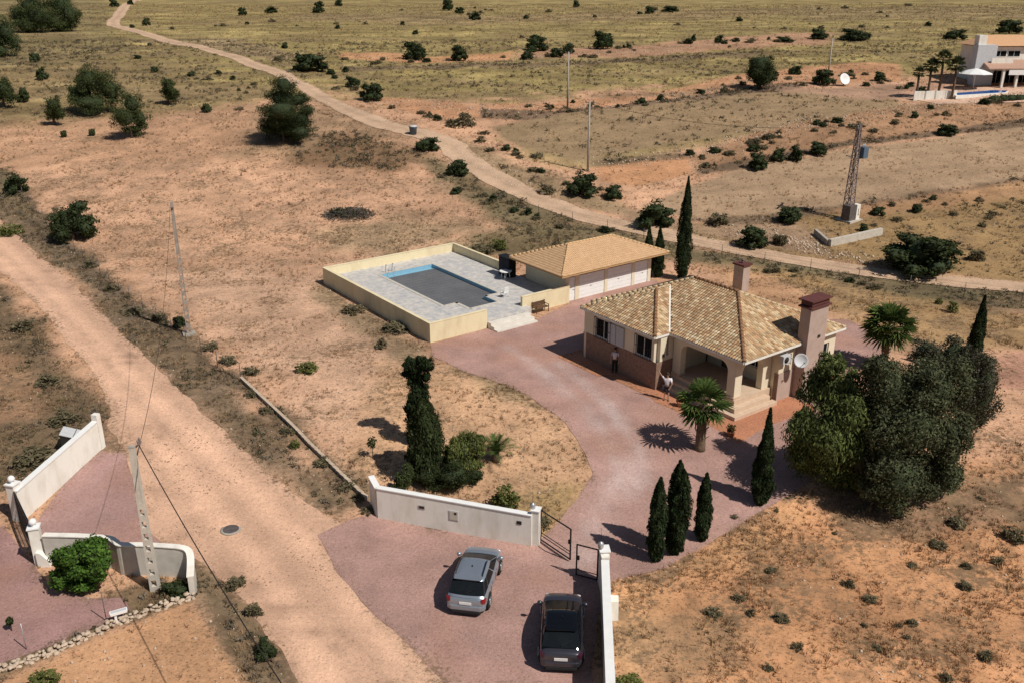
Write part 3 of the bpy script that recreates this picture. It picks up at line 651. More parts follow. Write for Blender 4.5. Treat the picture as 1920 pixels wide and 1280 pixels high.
def cypress(px, py, hpx, wpx, label, seed, n=5200, group=None, tips=1, col=CYP, full=1.9):
    p = GP(px, py); s = PX(p); Rr = wpx/s/2*.76
    # height from the picture: the vertical foreshortened by the view's slope
    h = tall(p, py-hpx)
    o = thing('cypress', label, 'cypress tree', p, 0, group)
    n = int(n*1.9); r = np.random.default_rng(seed); t = rng.uniform(0, 1, n)**.85; a = rng.uniform(0, 2*PI, n)
    prof = lambda t: np.where(t < .22, .62+.38*np.sin(np.clip(t/.22, 0, 1)*PI/2), np.clip(1-((t-.22)/.78)**full, 0, 1)**.95)*(1-.25*np.exp(-(t/.05)**2))
    lump = 1+.16*np.sin(a*3+t*11+seed)+.10*np.sin(a*5-t*23+seed*2)+.08*np.sin(t*41+a)
    q = Rr*prof(t)*lump*rng.uniform(.72, 1.06, n)
    P = np.stack([np.cos(a)*q, np.sin(a)*q, .06+t*h*.985], 1)
    if tips > 1:
        for i in range(1, tips):
            m = rng.uniform(0, 1, n) < .35; P[m, 0] += .35*Rr*2*math.cos(i*2.3+seed)*np.clip(t[m]*1.5, 0, 1); P[m, 1] += .35*Rr*2*math.sin(i*2.3+seed)*np.clip(t[m]*1.5, 0, 1); P[m, 2] *= .93
    N = np.stack([np.cos(a), np.sin(a), np.full(n, .25)], 1)
    V, F, C = leaf_quads(P, N, .055+.022*Rr, 3.2, .55, col, .4, (0, 0, 1))
    np_mesh('crown', V, F, M['leaf'], o, C)
    tt_ = np.linspace(0, 1, 12)
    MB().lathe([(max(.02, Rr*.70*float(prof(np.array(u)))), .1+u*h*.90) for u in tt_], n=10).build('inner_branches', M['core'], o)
    MB().tube([(0, 0, -.1), (0, 0, h*.25)], [.10, .07], 8).build('trunk', M['bark'], o)
    return o
def tall(p, pytop):
    """height of something standing at p whose top shows at picture row pytop"""
    X, Y, Z = ray(960, pytop); return max(.3, CAMH + Z*(p.y/Y) - p.z)
def palm_fan(o, at_, n, L, seed, col, droop=.6):
    """fan palm head: stalks with pleated fans; every frond its own part"""
    r = random.Random(seed)
    for i in range(n):
        a = i*2.399+r.uniform(-.2, .2); el = math.pi/2*(.95-(i/n)**.9*1.55)+r.uniform(-.12, .12); d = Vector((math.cos(a)*math.cos(el), math.sin(a)*math.cos(el), math.sin(el)))
        st = L*r.uniform(.42, .55); base = Vector(at_); tip = base+d*st+Vector((0, 0, -.08*st*math.cos(el)))
        side = d.cross(Vector((0, 0, 1))).normalized() if abs(d.z) < .98 else Vector((1, 0, 0)); upv = side.cross(d).normalized()
        V, F, C = [], [], []; nl = 17; fl = L*r.uniform(.52, .66); c = np.array(col[r.randrange(len(col))])*r.uniform(.8, 1.2)
        for j in range(nl):
            th = (j/(nl-1)-.5)*R(190); dd = (d*math.cos(th)+side*math.sin(th)+upv*.12*(1 if j % 2 else -1)).normalized(); ln = fl*(1-.22*abs(th)/2)
            w_ = dd.cross(upv).normalized()*fl*.060; m1 = tip+dd*ln*.55; e = tip+dd*ln+Vector((0, 0, -droop*ln*.35*r.uniform(.6, 1.3)))
            b = len(V); V += [tip-w_*.3, m1-w_, e, m1+w_, tip+w_*.3]; F.append((b, b+1, b+2, b+3)); F.append((b, b+3, b+4, b+4)); C += [c*r.uniform(.85, 1.15)]*5
        b = len(V); q = side*.022*L*.6; V += [base-q, base+q, tip+q*.6, tip-q*.6]; F.append((b, b+1, b+2, b+3)); C += [np.array((.13,.13,.05))]*4
        FF = [f for f in F]; tri = []
        for f in FF: tri += [(f[0], f[1], f[2]), (f[0], f[2], f[3])] if len(set(f)) == 4 else [(f[0], f[1], f[2])]
        np_mesh('frond', np.array([tuple(v) for v in V]), np.array(tri), M['leaf'], o, np.array(C))
PALMC = [(.075,.115,.030), (.095,.14,.038), (.055,.09,.025)]
# shrubs: a few crowns, shared by many single shrubs
def crown_variant(i, col, n, s, flat=1.0, lob=7): return crown_mesh('crown', clumps(rough_lobes(1.0, 1.0, lob, 300+i, 0, flat), 9, .40, i), n, s, col, link=False, core=0)
VAR = {'dark': [crown_variant(i, BUSH, 2200, .052) for i in range(4)], 'pine': [crown_variant(20+i, PINE, 1600, .055) for i in range(3)],
       'dull': [crown_mesh('crown', [(a*1.1, b*.9, c*.8, d*.8, e*1.1, f*.8) for a, b, c, d, e, f in clumps(rough_lobes(1.0, .9, 2+2*i, 340+i, -.05, .9), 4, .55, i)], 420+70*i, .058, DULL, link=False, aspect=3.2, jit=.9, fill=.6) for i in range(5)], 'green': [crown_variant(60+i, YGRN, 1000, .06) for i in range(2)], 'fine': [crown_variant(80+i, BUSH, 6500, .034, lob=11) for i in range(2)]}
def _core_var(i):
    L_ = rough_lobes(1.0, 1.0, 7, 300+i); o = core_mesh('inner_branches', L_, None, .60); me = o.data; bpy.data.objects.remove(o); return me
CORE = [_core_var(i) for i in range(4)]; CORE_P = [_core_var(20+i) for i in range(3)]; CORE_F = [_core_var(80+i) for i in range(2)]
_tm = MB().tube([(0, 0, -.15), (.02, .01, .3), (0, 0, .55)], [.045, .035, .02], 6).build('trunk', M['bark']); TRUNK_ME = _tm.data; bpy.data.objects.remove(_tm)
def shrub(name, px, py, wpx, hpx, kind, label, cat, group=None, rz=None):
    p = GP(px, py); s = PX(p); i = random.randrange(len(VAR[kind])); wd = wpx/s*1.02; h = max(.25, tall(p, py-hpx) if hpx > 12 else hpx/s*.95)
    o = thing(name, label, cat, p, rz if rz is not None else random.uniform(0, 6.28), group)
    asp = random.uniform(.8, 1.2); wd2 = wd*asp
    def ch(n, me, sc):
        c = bpy.data.objects.new(n, me); COL.objects.link(c); c.parent = o; c.scale = sc; return c
    ch('crown', VAR[kind][i], (wd/asp**.5, wd2, h)); ch('trunk', TRUNK_ME, (wd, wd, h))
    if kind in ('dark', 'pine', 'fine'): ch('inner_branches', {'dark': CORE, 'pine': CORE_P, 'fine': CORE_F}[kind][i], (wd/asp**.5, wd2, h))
    return o
# ------------------------------------------------------------------ building helpers
def wall_panel(mb, p0, p1, z0, z1, th, holes=()):
    """upright wall from p0 to p1 with rectangular holes (s0,s1,z0,z1)"""
    p0, p1 = Vector(p0), Vector(p1); L = (p1-p0).length; d = (p1-p0)/L; ang = math.atan2(d.y, d.x)
    S = sorted({0, L} | {h[0] for h in holes} | {h[1] for h in holes}); Zs = sorted({z0, z1} | {h[2] for h in holes} | {h[3] for h in holes})
    for a, b in zip(S[:-1], S[1:]):
        run = None
        for c, e in zip(Zs[:-1], Zs[1:]):
            sm, zm = (a+b)/2, (c+e)/2; hole = any(h[0] < sm < h[1] and h[2] < zm < h[3] for h in holes)
            if not hole: run = (run[0], e) if run else (c, e)
            if hole or e == Zs[-1]:
                if run: q = p0+d*sm; mb.box((q.x, q.y, (run[0]+run[1])/2), (b-a, th, run[1]-run[0]), ang)
                run = None
    return mb
def tile_plane(poly, eave_a, eave_b, pal, seed, tw=.20, tl=.27, hgt=.05, skip=None, var=.2):
    """rows of barrel tiles on the plane of poly; rows run along the eave a->b"""
    r = np.random.default_rng(seed); P = [Vector(p) for p in poly]; a, b = Vector(eave_a), Vector(eave_b); e = (b-a).normalized()
    n = None
    for i in range(len(P)):
        q = (P[(i+1) % len(P)]-P[i]).cross(P[(i+2) % len(P)]-P[(i+1) % len(P)])
        if q.length > 1e-3: n = q.normalized(); break
    if n.z < 0: n = -n
    s = n.cross(e).normalized()
    if s.z < 0: s = -s
    q2 = np.array([((p-a).dot(e), (p-a).dot(s)) for p in P])
    us = np.arange(q2[:,0].min()+tw/2, q2[:,0].max(), tw); vs = np.arange(q2[:,1].min()-.03, q2[:,1].max(), tl)
    U, W = np.meshgrid(us, vs); U, W = U.ravel(), W.ravel(); k = sdist(q2, U, W+tl*.5) > -.02; U, W = U[k], W[k]
    pos = np.array(a)[None]+U[:, None]*np.array(e)+W[:, None]*np.array(s)
    if skip is not None: k = ~skip(pos); U, W, pos = U[k], W[k], pos[k]
    m = len(U); prof = [(-.5, .0), (-.34, .75), (0, 1.0), (.34, .75), (.5, .0)]
    V = np.zeros((m, 10, 3))
    for j, (x, h) in enumerate(prof):
        for l, (dv, dh) in enumerate(((0, .030), (tl+.03, .0))):
            V[:, l*5+j] = pos+np.array(e)*(x*tw)+np.array(s)*dv+np.array(n)*(h*hgt+dh+.005)
    F = []
    for j in range(4): F.append((j, j+1, 6+j, 5+j))
    F.append((4, 3, 2, 1)); F.append((4, 1, 0, 0))
    fq = np.array([f for f in F[:5]])
    FF = (fq[None]+10*np.arange(m)[:, None, None]).reshape(-1, 4)
    c = np.array(pal)[r.integers(0, len(pal), m)]*r.uniform(1-var, 1+var, (m, 1))
    return V.reshape(-1, 3), FF, np.repeat(c, 10, 0)
def tiles_obj(planes, mat_, parent, name='roof_tiles'):
    Vs, Fs, Cs, o = [], [], [], 0
    for V, F, C in planes: Vs.append(V); Fs.append(F+o); Cs.append(C); o += len(V)
    return np_mesh(name, np.concatenate(Vs), np.concatenate(Fs), mat_, parent, np.concatenate(Cs))
def ridge(mb, a, b, r=.12, st=.36):
    a, b = Vector(a), Vector(b); L = (b-a).length; n = max(1, int(L/st)); d = (b-a)/n
    for i in range(n): mb.tube([a+d*i, a+d*(i+1.05)], [r*1.08, r*.92], 8)
def window(parent, c, wdt, hgt, face, name='window', bars=0, frame='white_paint', depth=.06, label=None):
    """frame with glass set in a wall hole; face = unit outward direction (x,y)"""
    ang = math.atan2(face[1], face[0])-PI/2; Mx = Matrix.Rotation(ang, 3, 'Z'); f = MB(); c = Vector(c); t = .06
    for sx in (-1, 1): f.box(c+Mx @ Vector((sx*(wdt/2-t/2), 0, 0)), (t, depth, hgt), ang)
    for sz in (-1, 1): f.box(c+Vector((0, 0, sz*(hgt/2-t/2))), (wdt-2*t, depth, t), ang)
    f.box(c, (t*.8, depth*.9, hgt-2*t), ang)
    o = f.build(name, M[frame], parent)
    if label: o['label'] = label
    MB().box(c-Mx @ Vector((0, depth*.2, 0)), (wdt-2*t+.01, .015, hgt-2*t+.01), ang).build('pane', M['glass'], o)
    if bars:
        g = MB()
        for i in range(bars+1): g.box(c+Mx @ Vector(((i/bars-.5)*wdt, .22, 0)), (.022, .022, hgt+.1), ang)
        for z in (-.5, 0, .5): g.box(c+Mx @ Vector((0, .22, z*(hgt+.05))), (wdt, .03, .022), ang)
        for sx in (-1, 1):
            for z in (-.5, .5): g.box(c+Mx @ Vector((sx*wdt/2, .13, z*(hgt+.05))), (.022, .2, .022), ang)
        g.build('grille', M['black_metal'], o)
    return o

# ------------------------------------------------------------------ the white house with the tiled hip roof
HA = R(36.6)
ho = thing('house', 'cream single storey house with mottled tan tiled hip roof and arched porch', 'house', (13.70, 50.35, 1.2), HA)
E0, RZ = 3.72, 5.80; K = (RZ-E0)/4.95
wl = MB(); T = .28
wall_panel(wl, (3.85, .49), (9.5, .49), 0, E0, T, [(4.0, 5.0, .95, 2.85), (.55, 1.15, 2.25, 3.0)])
wall_panel(wl, (9.36, .63), (9.36, 13.2), 0, E0, T)
wall_panel(wl, (9.22, 13.06), (-.99, 13.06), 0, E0, T)
wall_panel(wl, (-.85, 12.92), (-.85, 6.4), 0, E0-.01, T, [(.85, 2.5, 1.92, 3.32), (4.82, 6.3, 1.92, 3.32)])
wall_panel(wl, (-.71, 6.26), (3.7, 6.26), 0, E0-.02, T, [(.55, .75, 2.2, 3.4)])
wall_panel(wl, (3.99, 6.12), (3.99, .63), 0, E0-.03, T, [(1.2, 2.4, .86, 3.0), (3.2, 4.6, 1.7, 3.0)])
wo = wl.build('wall', M['house_wall'], ho)
MB().span((-.6, .7, .0), (9.2, 12.9, .05)).build('floor_slab', M['concrete'], ho)
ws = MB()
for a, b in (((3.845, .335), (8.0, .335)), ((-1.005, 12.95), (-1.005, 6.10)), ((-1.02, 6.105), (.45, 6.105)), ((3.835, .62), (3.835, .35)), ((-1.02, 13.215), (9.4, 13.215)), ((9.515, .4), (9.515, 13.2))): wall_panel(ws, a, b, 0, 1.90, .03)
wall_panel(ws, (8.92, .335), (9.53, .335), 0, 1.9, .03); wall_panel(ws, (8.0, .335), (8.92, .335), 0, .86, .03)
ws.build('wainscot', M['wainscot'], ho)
for a_, b_ in ((3.845, 5.35), (7.15, 8.0)): wall_panel(MB(), (a_, .31), (b_, .31), 0, 1.9, .02).build('sunlit_wainscot', M['mauve_render'], ho)  # same wainscot band in a lighter colour, painted for the sunlit side
window(ho, (-.90, 12.92-1.675, 2.62), 1.62, 1.38, (-1, 0), bars=7)
window(ho, (-.90, 12.92-5.56, 2.62), 1.46, 1.38, (-1, 0), bars=7)
window(ho, (8.35, .46, 1.9), .98, 1.88, (0, -1), label='tall narrow window right of the chimney')
window(ho, (4.70, .46, 2.62), .58, .72, (0, -1))
sh = MB()
for y in (10.35, 9.55): sh.box((-1.06, y-.02, 2.62), (.04, .74, 1.36)); [sh.box((-1.085, y-.02, 2.0+i*.1), (.02, .66, .05)) for i in range(13)]
sh.build('shutter', M['light_grey'], ho)
dr = MB().box((3.95, 6.12-1.8, 1.93), (.07, 1.18, 2.12)).build('door', M['wood'], ho)
MB().box((3.89, 6.12-2.2, 1.9), (.06, .05, .16)).build('handle', M['aluminium'], dr)
window(ho, (3.94, 6.12-3.9, 2.35), 1.38, 1.28, (-1, 0))
# porch
pf = MB().prism([(.35, .75), (3.8, .75), (3.8, 6.1), (.35, 6.1)], 0, .85).build('porch_floor', M['porch_floor'], ho)
st = MB()
st.prism([(-.05, .35), (3.3, .35), (3.3, .745), (-.05, .745)], 0, .56); st.prism([(-.05, .75), (.345, .75), (.345, 6.05), (-.05, 6.05)], 0, .56)
st.prism([(-.45, -.05), (3.5, -.05), (3.5, .345), (-.45, .345)], 0, .28); st.prism([(-.45, .35), (-.055, .35), (-.055, 6.05), (-.45, 6.05)], 0, .28)
st.build('porch_step', M['porch_floor'], ho, bevel=.02)
def arch(w0, w1, c0, c1, z0, ztop, zo, rad=.62):
    p = [(w0, z0), (c0, z0), (c0, zo-rad)]
    p += [(c0+rad-rad*math.cos(t), zo-rad+rad*math.sin(t)) for t in np.linspace(.2, PI/2, 7)]
    p += [(c1-rad+rad*math.sin(t), zo-rad+rad*math.cos(t)) for t in np.linspace(0, PI/2-.2, 7)]
    return p+[(c1, zo-rad), (c1, z0), (w1, z0), (w1, ztop), (w0, ztop)]
MB().prism(arch(.90, 6.09, 1.52, 5.42, .85, E0-.02, 3.12), .45, .95, 'x').build('porch_arch', M['house_wall'], ho, bevel=.015)
MB().prism(arch(.96, 3.82, 1.10, 3.05, .85, E0-.05, 3.05), .91, 1.36, 'y').build('side_arch', M['house_wall'], ho, bevel=.015)
MB().box((.70, 1.21, .93), (.62, .74, .14)).build('column_base', M['porch_floor'], ho); MB().box((.70, 5.75, .93), (.62, .72, .14)).build('column_base', M['porch_floor'], ho)
# roof
rf = MB(); TH = .16
A, B = (4.95, 4.95, RZ), (4.95, 8.75, RZ); c00, c10, c11, c01 = (0, 0, E0), (9.9, 0, E0), (9.9, 13.7, E0), (0, 13.7, E0)
WZ = E0+3.6*K; w0_, w1_, wa, wm = (-1.3, 6.1, E0), (-1.3, 13.3, E0), (2.3, 9.7, WZ), (3.6, 9.7, WZ); v0, v1 = (0, 6.1, E0), (0, 13.3, E0)
for p in ((c00, c10, A), (c10, c11, B, A), (c11, c01, B), (c01, v1, wm, v0, c00, A, B), (w0_, wa, w1_), (w0_, v0, wm, wa), (wa, wm, v1, w1_)): rf.poly(p)
out = [(0, 0), (9.9, 0), (9.9, 13.7), (0, 13.7), (0, 13.3), (-1.3, 13.3), (-1.3, 6.1), (0, 6.1)]
for (a, b) in zip(out, out[1:]+out[:1]): rf.poly([(a[0], a[1], E0), (b[0], b[1], E0), (b[0], b[1], E0-TH), (a[0], a[1], E0-TH)])
rf.poly([(x, y, E0-TH) for x, y in out])
TAN = [(.44,.30,.175), (.52,.38,.23), (.40,.25,.14), (.35,.205,.11), (.58,.46,.30), (.46,.32,.18), (.33,.23,.135), (.49,.35,.20), (.43,.27,.145)]
ro = rf.build('roof', mat('roof_slab', (.40,.29,.17), (.33,.23,.13), 6, .9), ho)
inwing = lambda p: (p[:,0]-.414*0 < 3.6) & (np.abs(p[:,1]-9.7) < 3.6-p[:,0]-.0)
tiles_obj([tile_plane((c00, c10, A), c00, c10, TAN, 1), tile_plane((c10, c11, B, A), c10, c11, TAN, 2), tile_plane((c11, c01, B), c11, c01, TAN, 3),
           tile_plane((c01, c00, A, B), c00, c01, TAN, 4, skip=inwing), tile_plane((w0_, wa, w1_), w0_, w1_, TAN, 5), tile_plane((w0_, v0, wm, wa), w0_, v0, TAN, 6), tile_plane((wa, wm, v1, w1_), w1_, v1, TAN, 7)], M['tiles'], ro)
up = lambda p, z=.05: (p[0], p[1], p[2]+z)
capd = mat('cap_dark', (.20,.095,.05), (.30,.17,.09), 5, .9); capp = mat('cap_pale', (.60,.47,.30), (.48,.35,.20), 5, .9)
for a_, b_, m_ in ((c00, A, capd), (A, B, capd), (w0_, wa, capd), (wa, wm, capp), (w1_, wa, capp), (c10, A, capp), (c11, B, capp), (c01, B, capp)):
    rd = MB(); ridge(rd, up(a_), up(b_), .115 if m_ is capd else .085); rd.build('ridge_caps', m_, ro)
for v_ in (v0, v1): MB().bar(up(v_, .085), up(wm, .085), .11, .03).build('valley_flashing', M['white_wall'], ro)
fa = MB()
for a, b in zip(out, out[1:]+out[:1]):
    d = Vector((b[0]-a[0], b[1]-a[1], 0)).normalized(); nrm = Vector((d.y, -d.x, 0))*.035
    fa.bar((a[0]+nrm.x, a[1]+nrm.y, E0-.06), (b[0]+nrm.x, b[1]+nrm.y, E0-.06), .06, .13)
fa.build('eave_board', M['white_wall'], ro)
ch = MB(); ch.prism([(5.36, -.42), (7.14, -.42), (7.14, .33), (5.36, .33)], 0, 6.0).build('chimney', M['mauve_render'], ho)
cp = MB(); cp.box((6.25, -.02, 6.05), (1.98, 1.02, .10)); cp.box((6.25, -.02, 6.30), (1.7, .82, .30)); cp.box((6.25, -.02, 6.49), (2.0, 1.08, .08))
cp.build('chimney_cap', M['maroon'], ho); MB().box((6.45, -.44, 4.05), (.22, .06, .16)).build('vent_grate', M['dark_hole'], ho)
ch2 = MB(); ch2.box((9.35, 8.35, 5.10), (.72, .85, 1.9)); c2o = ch2.build('chimney', M['mauve_render'], ho); c2o['label'] = 'small pinkish chimney at the back of the roof'
MB().box((9.35, 8.35, 6.11), (.92, 1.05, .12)).build('chimney_cap', M['maroon'], ho)
cw = MB(); cw.tube([(9.35, 8.35, 6.15), (9.35, 8.35, 6.32)], .08, 8); cw.lathe([(.01, 0), (.10, .04), (.12, .1), (.08, .16), (.01, .18)], (9.35, 8.35, 6.30), 10); cw.build('chimney_cowl', M['steel'], ho)
# dish and cooling unit on the sunlit wall
dn = Matrix.Rotation(R(-38), 3, 'Z') @ Matrix.Rotation(R(65), 3, 'X'); q = MB(); q.lathe([(.02, -.09), (.22, -.06), (.36, .0), (.44, .07), (.45, .075), (.43, .085), (.35, .02), (.2, -.04), (.02, -.07)], (4.92, -.42, 2.78), 18, M=dn); d0 = q.build('satellite_dish', M['light_grey'], ho)
MB().bar((4.95, .3, 2.70), (4.95, -.36, 2.72), .05).bar((4.85, -.5, 2.42), (4.60, -.92, 2.86), .03).box((4.60, -.92, 2.88), (.08, .1, .08)).build('dish_arm', M['aluminium'], d0)
ac = MB().box((4.02, .10, 2.95), (.72, .34, .52)).build('cooling_unit', M['light_grey'], ho, bevel=.02)
f = MB(); f.lathe([(.2, 0), (.2, .012)], (3.95, -.085, 2.95), 16, M=Matrix.Rotation(R(90), 3, 'X')); f.build('fan_grille', M['dark_hole'], ac)
MB().tube([(7.3, .28, .1), (7.3, .28, 3.6)], .05, 8).build('downpipe', M['wainscot'], ho)
lm = MB(); lm.box((.6, 6.07, 2.45), (.1, .12, .22)); lm.build('wall_lamp', M['black_metal'], ho); MB().box((-.45, 6.07, 2.3), (.1, .12, .2)).build('wall_lamp', M['black_metal'], ho)
# terracotta terrace round the house (lies on the ground)
def local_pts(o, ang, pts): return np.array([(o[0]+u*math.cos(ang)-v*math.sin(ang), o[1]+u*math.sin(ang)+v*math.cos(ang)) for u, v in pts])
tq = local_pts((13.70, 50.35), HA, [(-2.2, -1.9), (5.2, -1.9), (5.2, .2), (9.9, .2), (10.6, -.9), (10.6, 14.3), (-2.5, 14.3), (-2.5, 10.0), (-2.05, 9.6), (-2.05, 5.2), (-2.3, 4.8)])
tv = lambda x, y, c: c
sheet('terrace_paving', tq, (.48, .215, .125), M['gravel'], .035, .5)

# ------------------------------------------------------------------ pool terrace
pl = thing('pool_terrace', 'walled raised swimming pool terrace with cream walls and grey marbled deck', 'swimming pool', (-5.97, 62.99, 1.2), PANG)
DZ = .70; WT = 1.45; t = .22
pw = MB()
for a, b, z1 in (((t/2, 0), (t/2, 17.5), WT), ((t, 17.39), (13.6, 17.39), WT), ((13.49, 17.28), (13.49, 8.9), WT-.02), ((t, t/2), (5.1, t/2), WT+.003), ((9.05, .9), (13.9, .9), WT)):
    wall_panel(pw, a, b, -.15, z1, t)
pw.build('enclosure_wall', M['cream_wall'], pl)
cpg = MB()
for a, b in (((t/2, -.02), (t/2, 17.52)), ((t+.03, 17.39), (13.62, 17.39)), ((13.49, 17.24), (13.49, 8.9)), ((t+.03, t/2), (5.12, t/2)), ((9.03, .9), (13.9, .9))): wall_panel(cpg, a, b, WT+.004, WT+.04, t+.04)
cpg.build('wall_coping', M['cream_wall'], pl)
dk = MB(); px0, px1, py0, py1 = 4.2, 9.5, 4.7, 14.9; nx0, nx1, ny0 = 5.5, 8.1, 2.9
for a, b in (((t, t), (px0, 17.28)), ((px0, py1), (13.38, 17.28)), ((px1, 1.02), (13.38, py1)), ((px0, t), (nx0, py0)), ((nx1, .2), (px1, py0)), ((nx0, t), (nx1, ny0))):
    dk.span((a[0], a[1], -.1), (b[0], b[1], DZ))
dk.span((5.1, .02, -.1), (9.05, t-.002, DZ-.002)); dk.span((13.384, 1.02, -.1), (13.7, 8.88, DZ-.004))
dk.build('deck', M['marble'], pl)
sh_ = MB(); il = [(px0, py0), (nx0, py0), (nx0, ny0), (nx1, ny0), (nx1, py0), (px1, py0), (px1, py1), (px0, py1)]
for a, b in zip(il, il[1:]+il[:1]):
    d = Vector((b[0]-a[0], b[1]-a[1])).normalized(); n_ = Vector((-d.y, d.x))*.02
    sh_.bar((a[0]+n_.x, a[1]+n_.y, DZ-.45), (b[0]+n_.x, b[1]+n_.y, DZ-.45), .03, .92)
sh_.prism(il, -.1, -.06); sh_.build('pool_shell', M['pool_tile'], pl)
cb = MB()
for a, b in zip(il, il[1:]+il[:1]):
    d = Vector((b[0]-a[0], b[1]-a[1])).normalized(); n_ = Vector((d.y, -d.x))*.14
    cb.bar((a[0]+n_.x, a[1]+n_.y, DZ+.012), (b[0]+n_.x, b[1]+n_.y, DZ+.012), .26, .03)
cb.build('pool_coping', M['pale_concrete'], pl)
MB().prism([(px0+.05, py0+.05), (px1-.05, py0+.05), (px1-.05, py1-.50), (px0+.05, py1-.50)], .40, .425).prism([(nx0+.05, ny0+.05), (nx1-.05, ny0+.05), (nx1-.05, py0+.04), (nx0+.05, py0+.04)], .40, .424).build('pool_cover', M['pool_cover'], pl)
sl = MB(); [sl.bar((px0+.06, py0+.5+i*.62, .43), (px1-.06, py0+.5+i*.62, .43), .03, .012) for i in range(15)]; sl.build('cover_seams', M['cover_seam'], pl)
wtr = nodes('water'); wtr[2].inputs['Base Color'].default_value = (.22, .42, .52, 1); wtr[2].inputs['Roughness'].default_value = .08
MB().prism([(px0+.03, py1-.49), (px1-.03, py1-.49), (px1-.03, py1-.03), (px0+.03, py1-.03)], .36, .40).build('water', wtr[0], pl)
stp = MB()
for i in range(3): stp.span((5.12, -.02-.42*(i+1), -.1), (9.0, -.022-.42*i, DZ-.19*(i+1)))
stp.build('terrace_step', M['step_marble'], pl, bevel=.02)
hr = MB()
for x in (4.9, 5.55): hr.tube([(x-.0, 14.9+.35, DZ), (x, 15.1, DZ+.75), (x, 14.75, DZ+.7), (x, 14.7, .3)], .025, 6)
hr.build('ladder_rail', M['aluminium'], pl)
def at_pool(u, v, z): c, s = math.cos(PANG), math.sin(PANG); return (-5.97+u*c-v*s, 62.99+u*s+v*c, 1.2+z)
# things standing on the terrace
o = thing('black_box', 'tall black box at the corner between pool wall and outbuilding', 'cabinet', at_pool(12.95, 8.05, DZ), PANG)  # plain black box filling the dark gap beside the outbuilding
MB().box((0, 0, .85), (.75, 1.5, 1.7)).build('body', M['black_metal'], o, bevel=.02); MB().box((0, 0, 1.73), (.85, 1.6, .06)).build('top', M['black_metal'], o)
for s in (-1, 1): MB().box((-.39, s*.37, .85), (.03, .70, 1.55)).build('door', M['cloth_dark'], o)
o = thing('garden_table', 'small white table in the shade beside the outbuilding on the deck', 'table', at_pool(12.2, 7.3, DZ), PANG)
MB().lathe([(.5, .70), (.55, .72), (.55, .75), (.5, .76)], n=20).build('tabletop', M['white_paint'], o)
for i in range(4): a = i*PI/2+.78; MB().tube([(.4*math.cos(a), .4*math.sin(a), 0), (.3*math.cos(a), .3*math.sin(a), .71)], .025, 6).build('leg', M['white_paint'], o)
def plastic_chair(loc, rz, label):
    o = thing('plastic_chair', label, 'chair', loc, rz)
    MB().box((0, 0, .43), (.5, .5, .04)).build('seat', M['white_paint'], o, bevel=.01)
    m = MB(); m.box((-.25, 0, .68), (.04, .48, .46), M=Matrix.Rotation(R(-12), 3, 'Y')); m.build('backrest', M['white_paint'], o, bevel=.01)
    for x in (-.2, .2):
        for y in (-.2, .2): MB().tube([(x*1.15, y*1.15, 0), (x, y, .42)], .02, 6).build('leg', M['white_paint'], o)
    for y in (-.25, .25): MB().bar((-.22, y, .64), (.22, y, .62), .05, .03).bar((.22, y, .63), (.22, y, .44), .03).build('armrest', M['white_paint'], o)
plastic_chair(at_pool(9.3, 3.5, DZ+.0), 2.2, 'white plastic chair beside the near corner of the covered pool')
b0 = at_pool(10.6, .35, 0)
o = thing('garden_bench', 'small dark wooden bench against the cream wall beside the pool steps', 'bench', b0, PANG+PI)
m = MB(); [m.box((0, -.18+i*.12, .44), (1.3, .10, .035)) for i in range(4)]; m.build('seat', M['wood'], o)
m = MB(); [m.box((0, -.30-.03*i, .56+i*.12), (1.3, .03, .09)) for i in range(3)]; m.build('backrest', M['wood'], o)
for s in (-1, 1):
    MB().bar((s*.6, .2, 0), (s*.6, .2, .62), .05).build('leg', M['wood'], o); MB().bar((s*.6, -.28, 0), (s*.6, -.38, .88), .05).build('leg', M['wood'], o); MB().bar((s*.6, .24, .63), (s*.6, -.33, .63), .06, .04).build('armrest', M['wood'], o)

# ------------------------------------------------------------------ outbuilding with smooth orange roof and garage doors
gb = thing('garage', 'low outbuilding with smooth orange tiled hip roof and white garage doors', 'garage', (-5.97, 62.99, 1.2), PANG)
g0, g1, h0, h1, GE, GR = 12.4, 24.4, -.05, 7.05, 2.70, 4.02; hm = (h0+h1)/2; hw = (h1-h0)/2
gw = MB()
doors = [(.35, 1.0), (1.45, 4.25), (4.6, 7.4), (7.75, 9.3)]
wall_panel(gw, (13.72, 1.16), (23.4, 1.16), -.1, GE-.02, .24, [(a, b, -.1, 2.12) for a, b in doors])
wall_panel(gw, (13.84, 1.28), (13.84, 6.2), -.1, GE-.03, .24); wall_panel(gw, (13.72, 6.32), (23.4, 6.32), -.1, GE-.02, .24); wall_panel(gw, (23.28, 1.28), (23.28, 6.2), -.1, GE-.03, .24)
gw.build('wall', M['house_wall'], gb)
for k, (a, b) in enumerate(doors):
    m = MB(); n = 5 if b-a > 1.6 else 1
    for i in range(6): m.box((13.72+(a+b)/2, 1.13-.012*(i % 2), .13+.355*i+.05-.1), (b-a-.02, .06, .34))
    d0 = m.build('garage_door' if n > 1 else 'door', M['white_paint'], gb); MB().box((13.72+(a+b)/2+.3*(n == 1)-.1, 1.07, .95), (.16, .04, .04)).build('handle', M['aluminium'], d0)
G00, G10, G11, G01 = (g0, h0, GE), (g1, h0, GE), (g1, h1, GE), (g0, h1, GE); GA, GB = (g0+hw, hm, GR), (g1-hw, hm, GR)
m = MB()
for p in ((G00, G10, GB, GA), (G10, G11, GB), (G11, G01, GA, GB), (G01, G00, GA)): m.poly(p)
gq = [G00, G10, G11, G01]
for a, b in zip(gq, gq[1:]+gq[:1]): m.poly([a, b, (b[0], b[1], GE-.14), (a[0], a[1], GE-.14)])
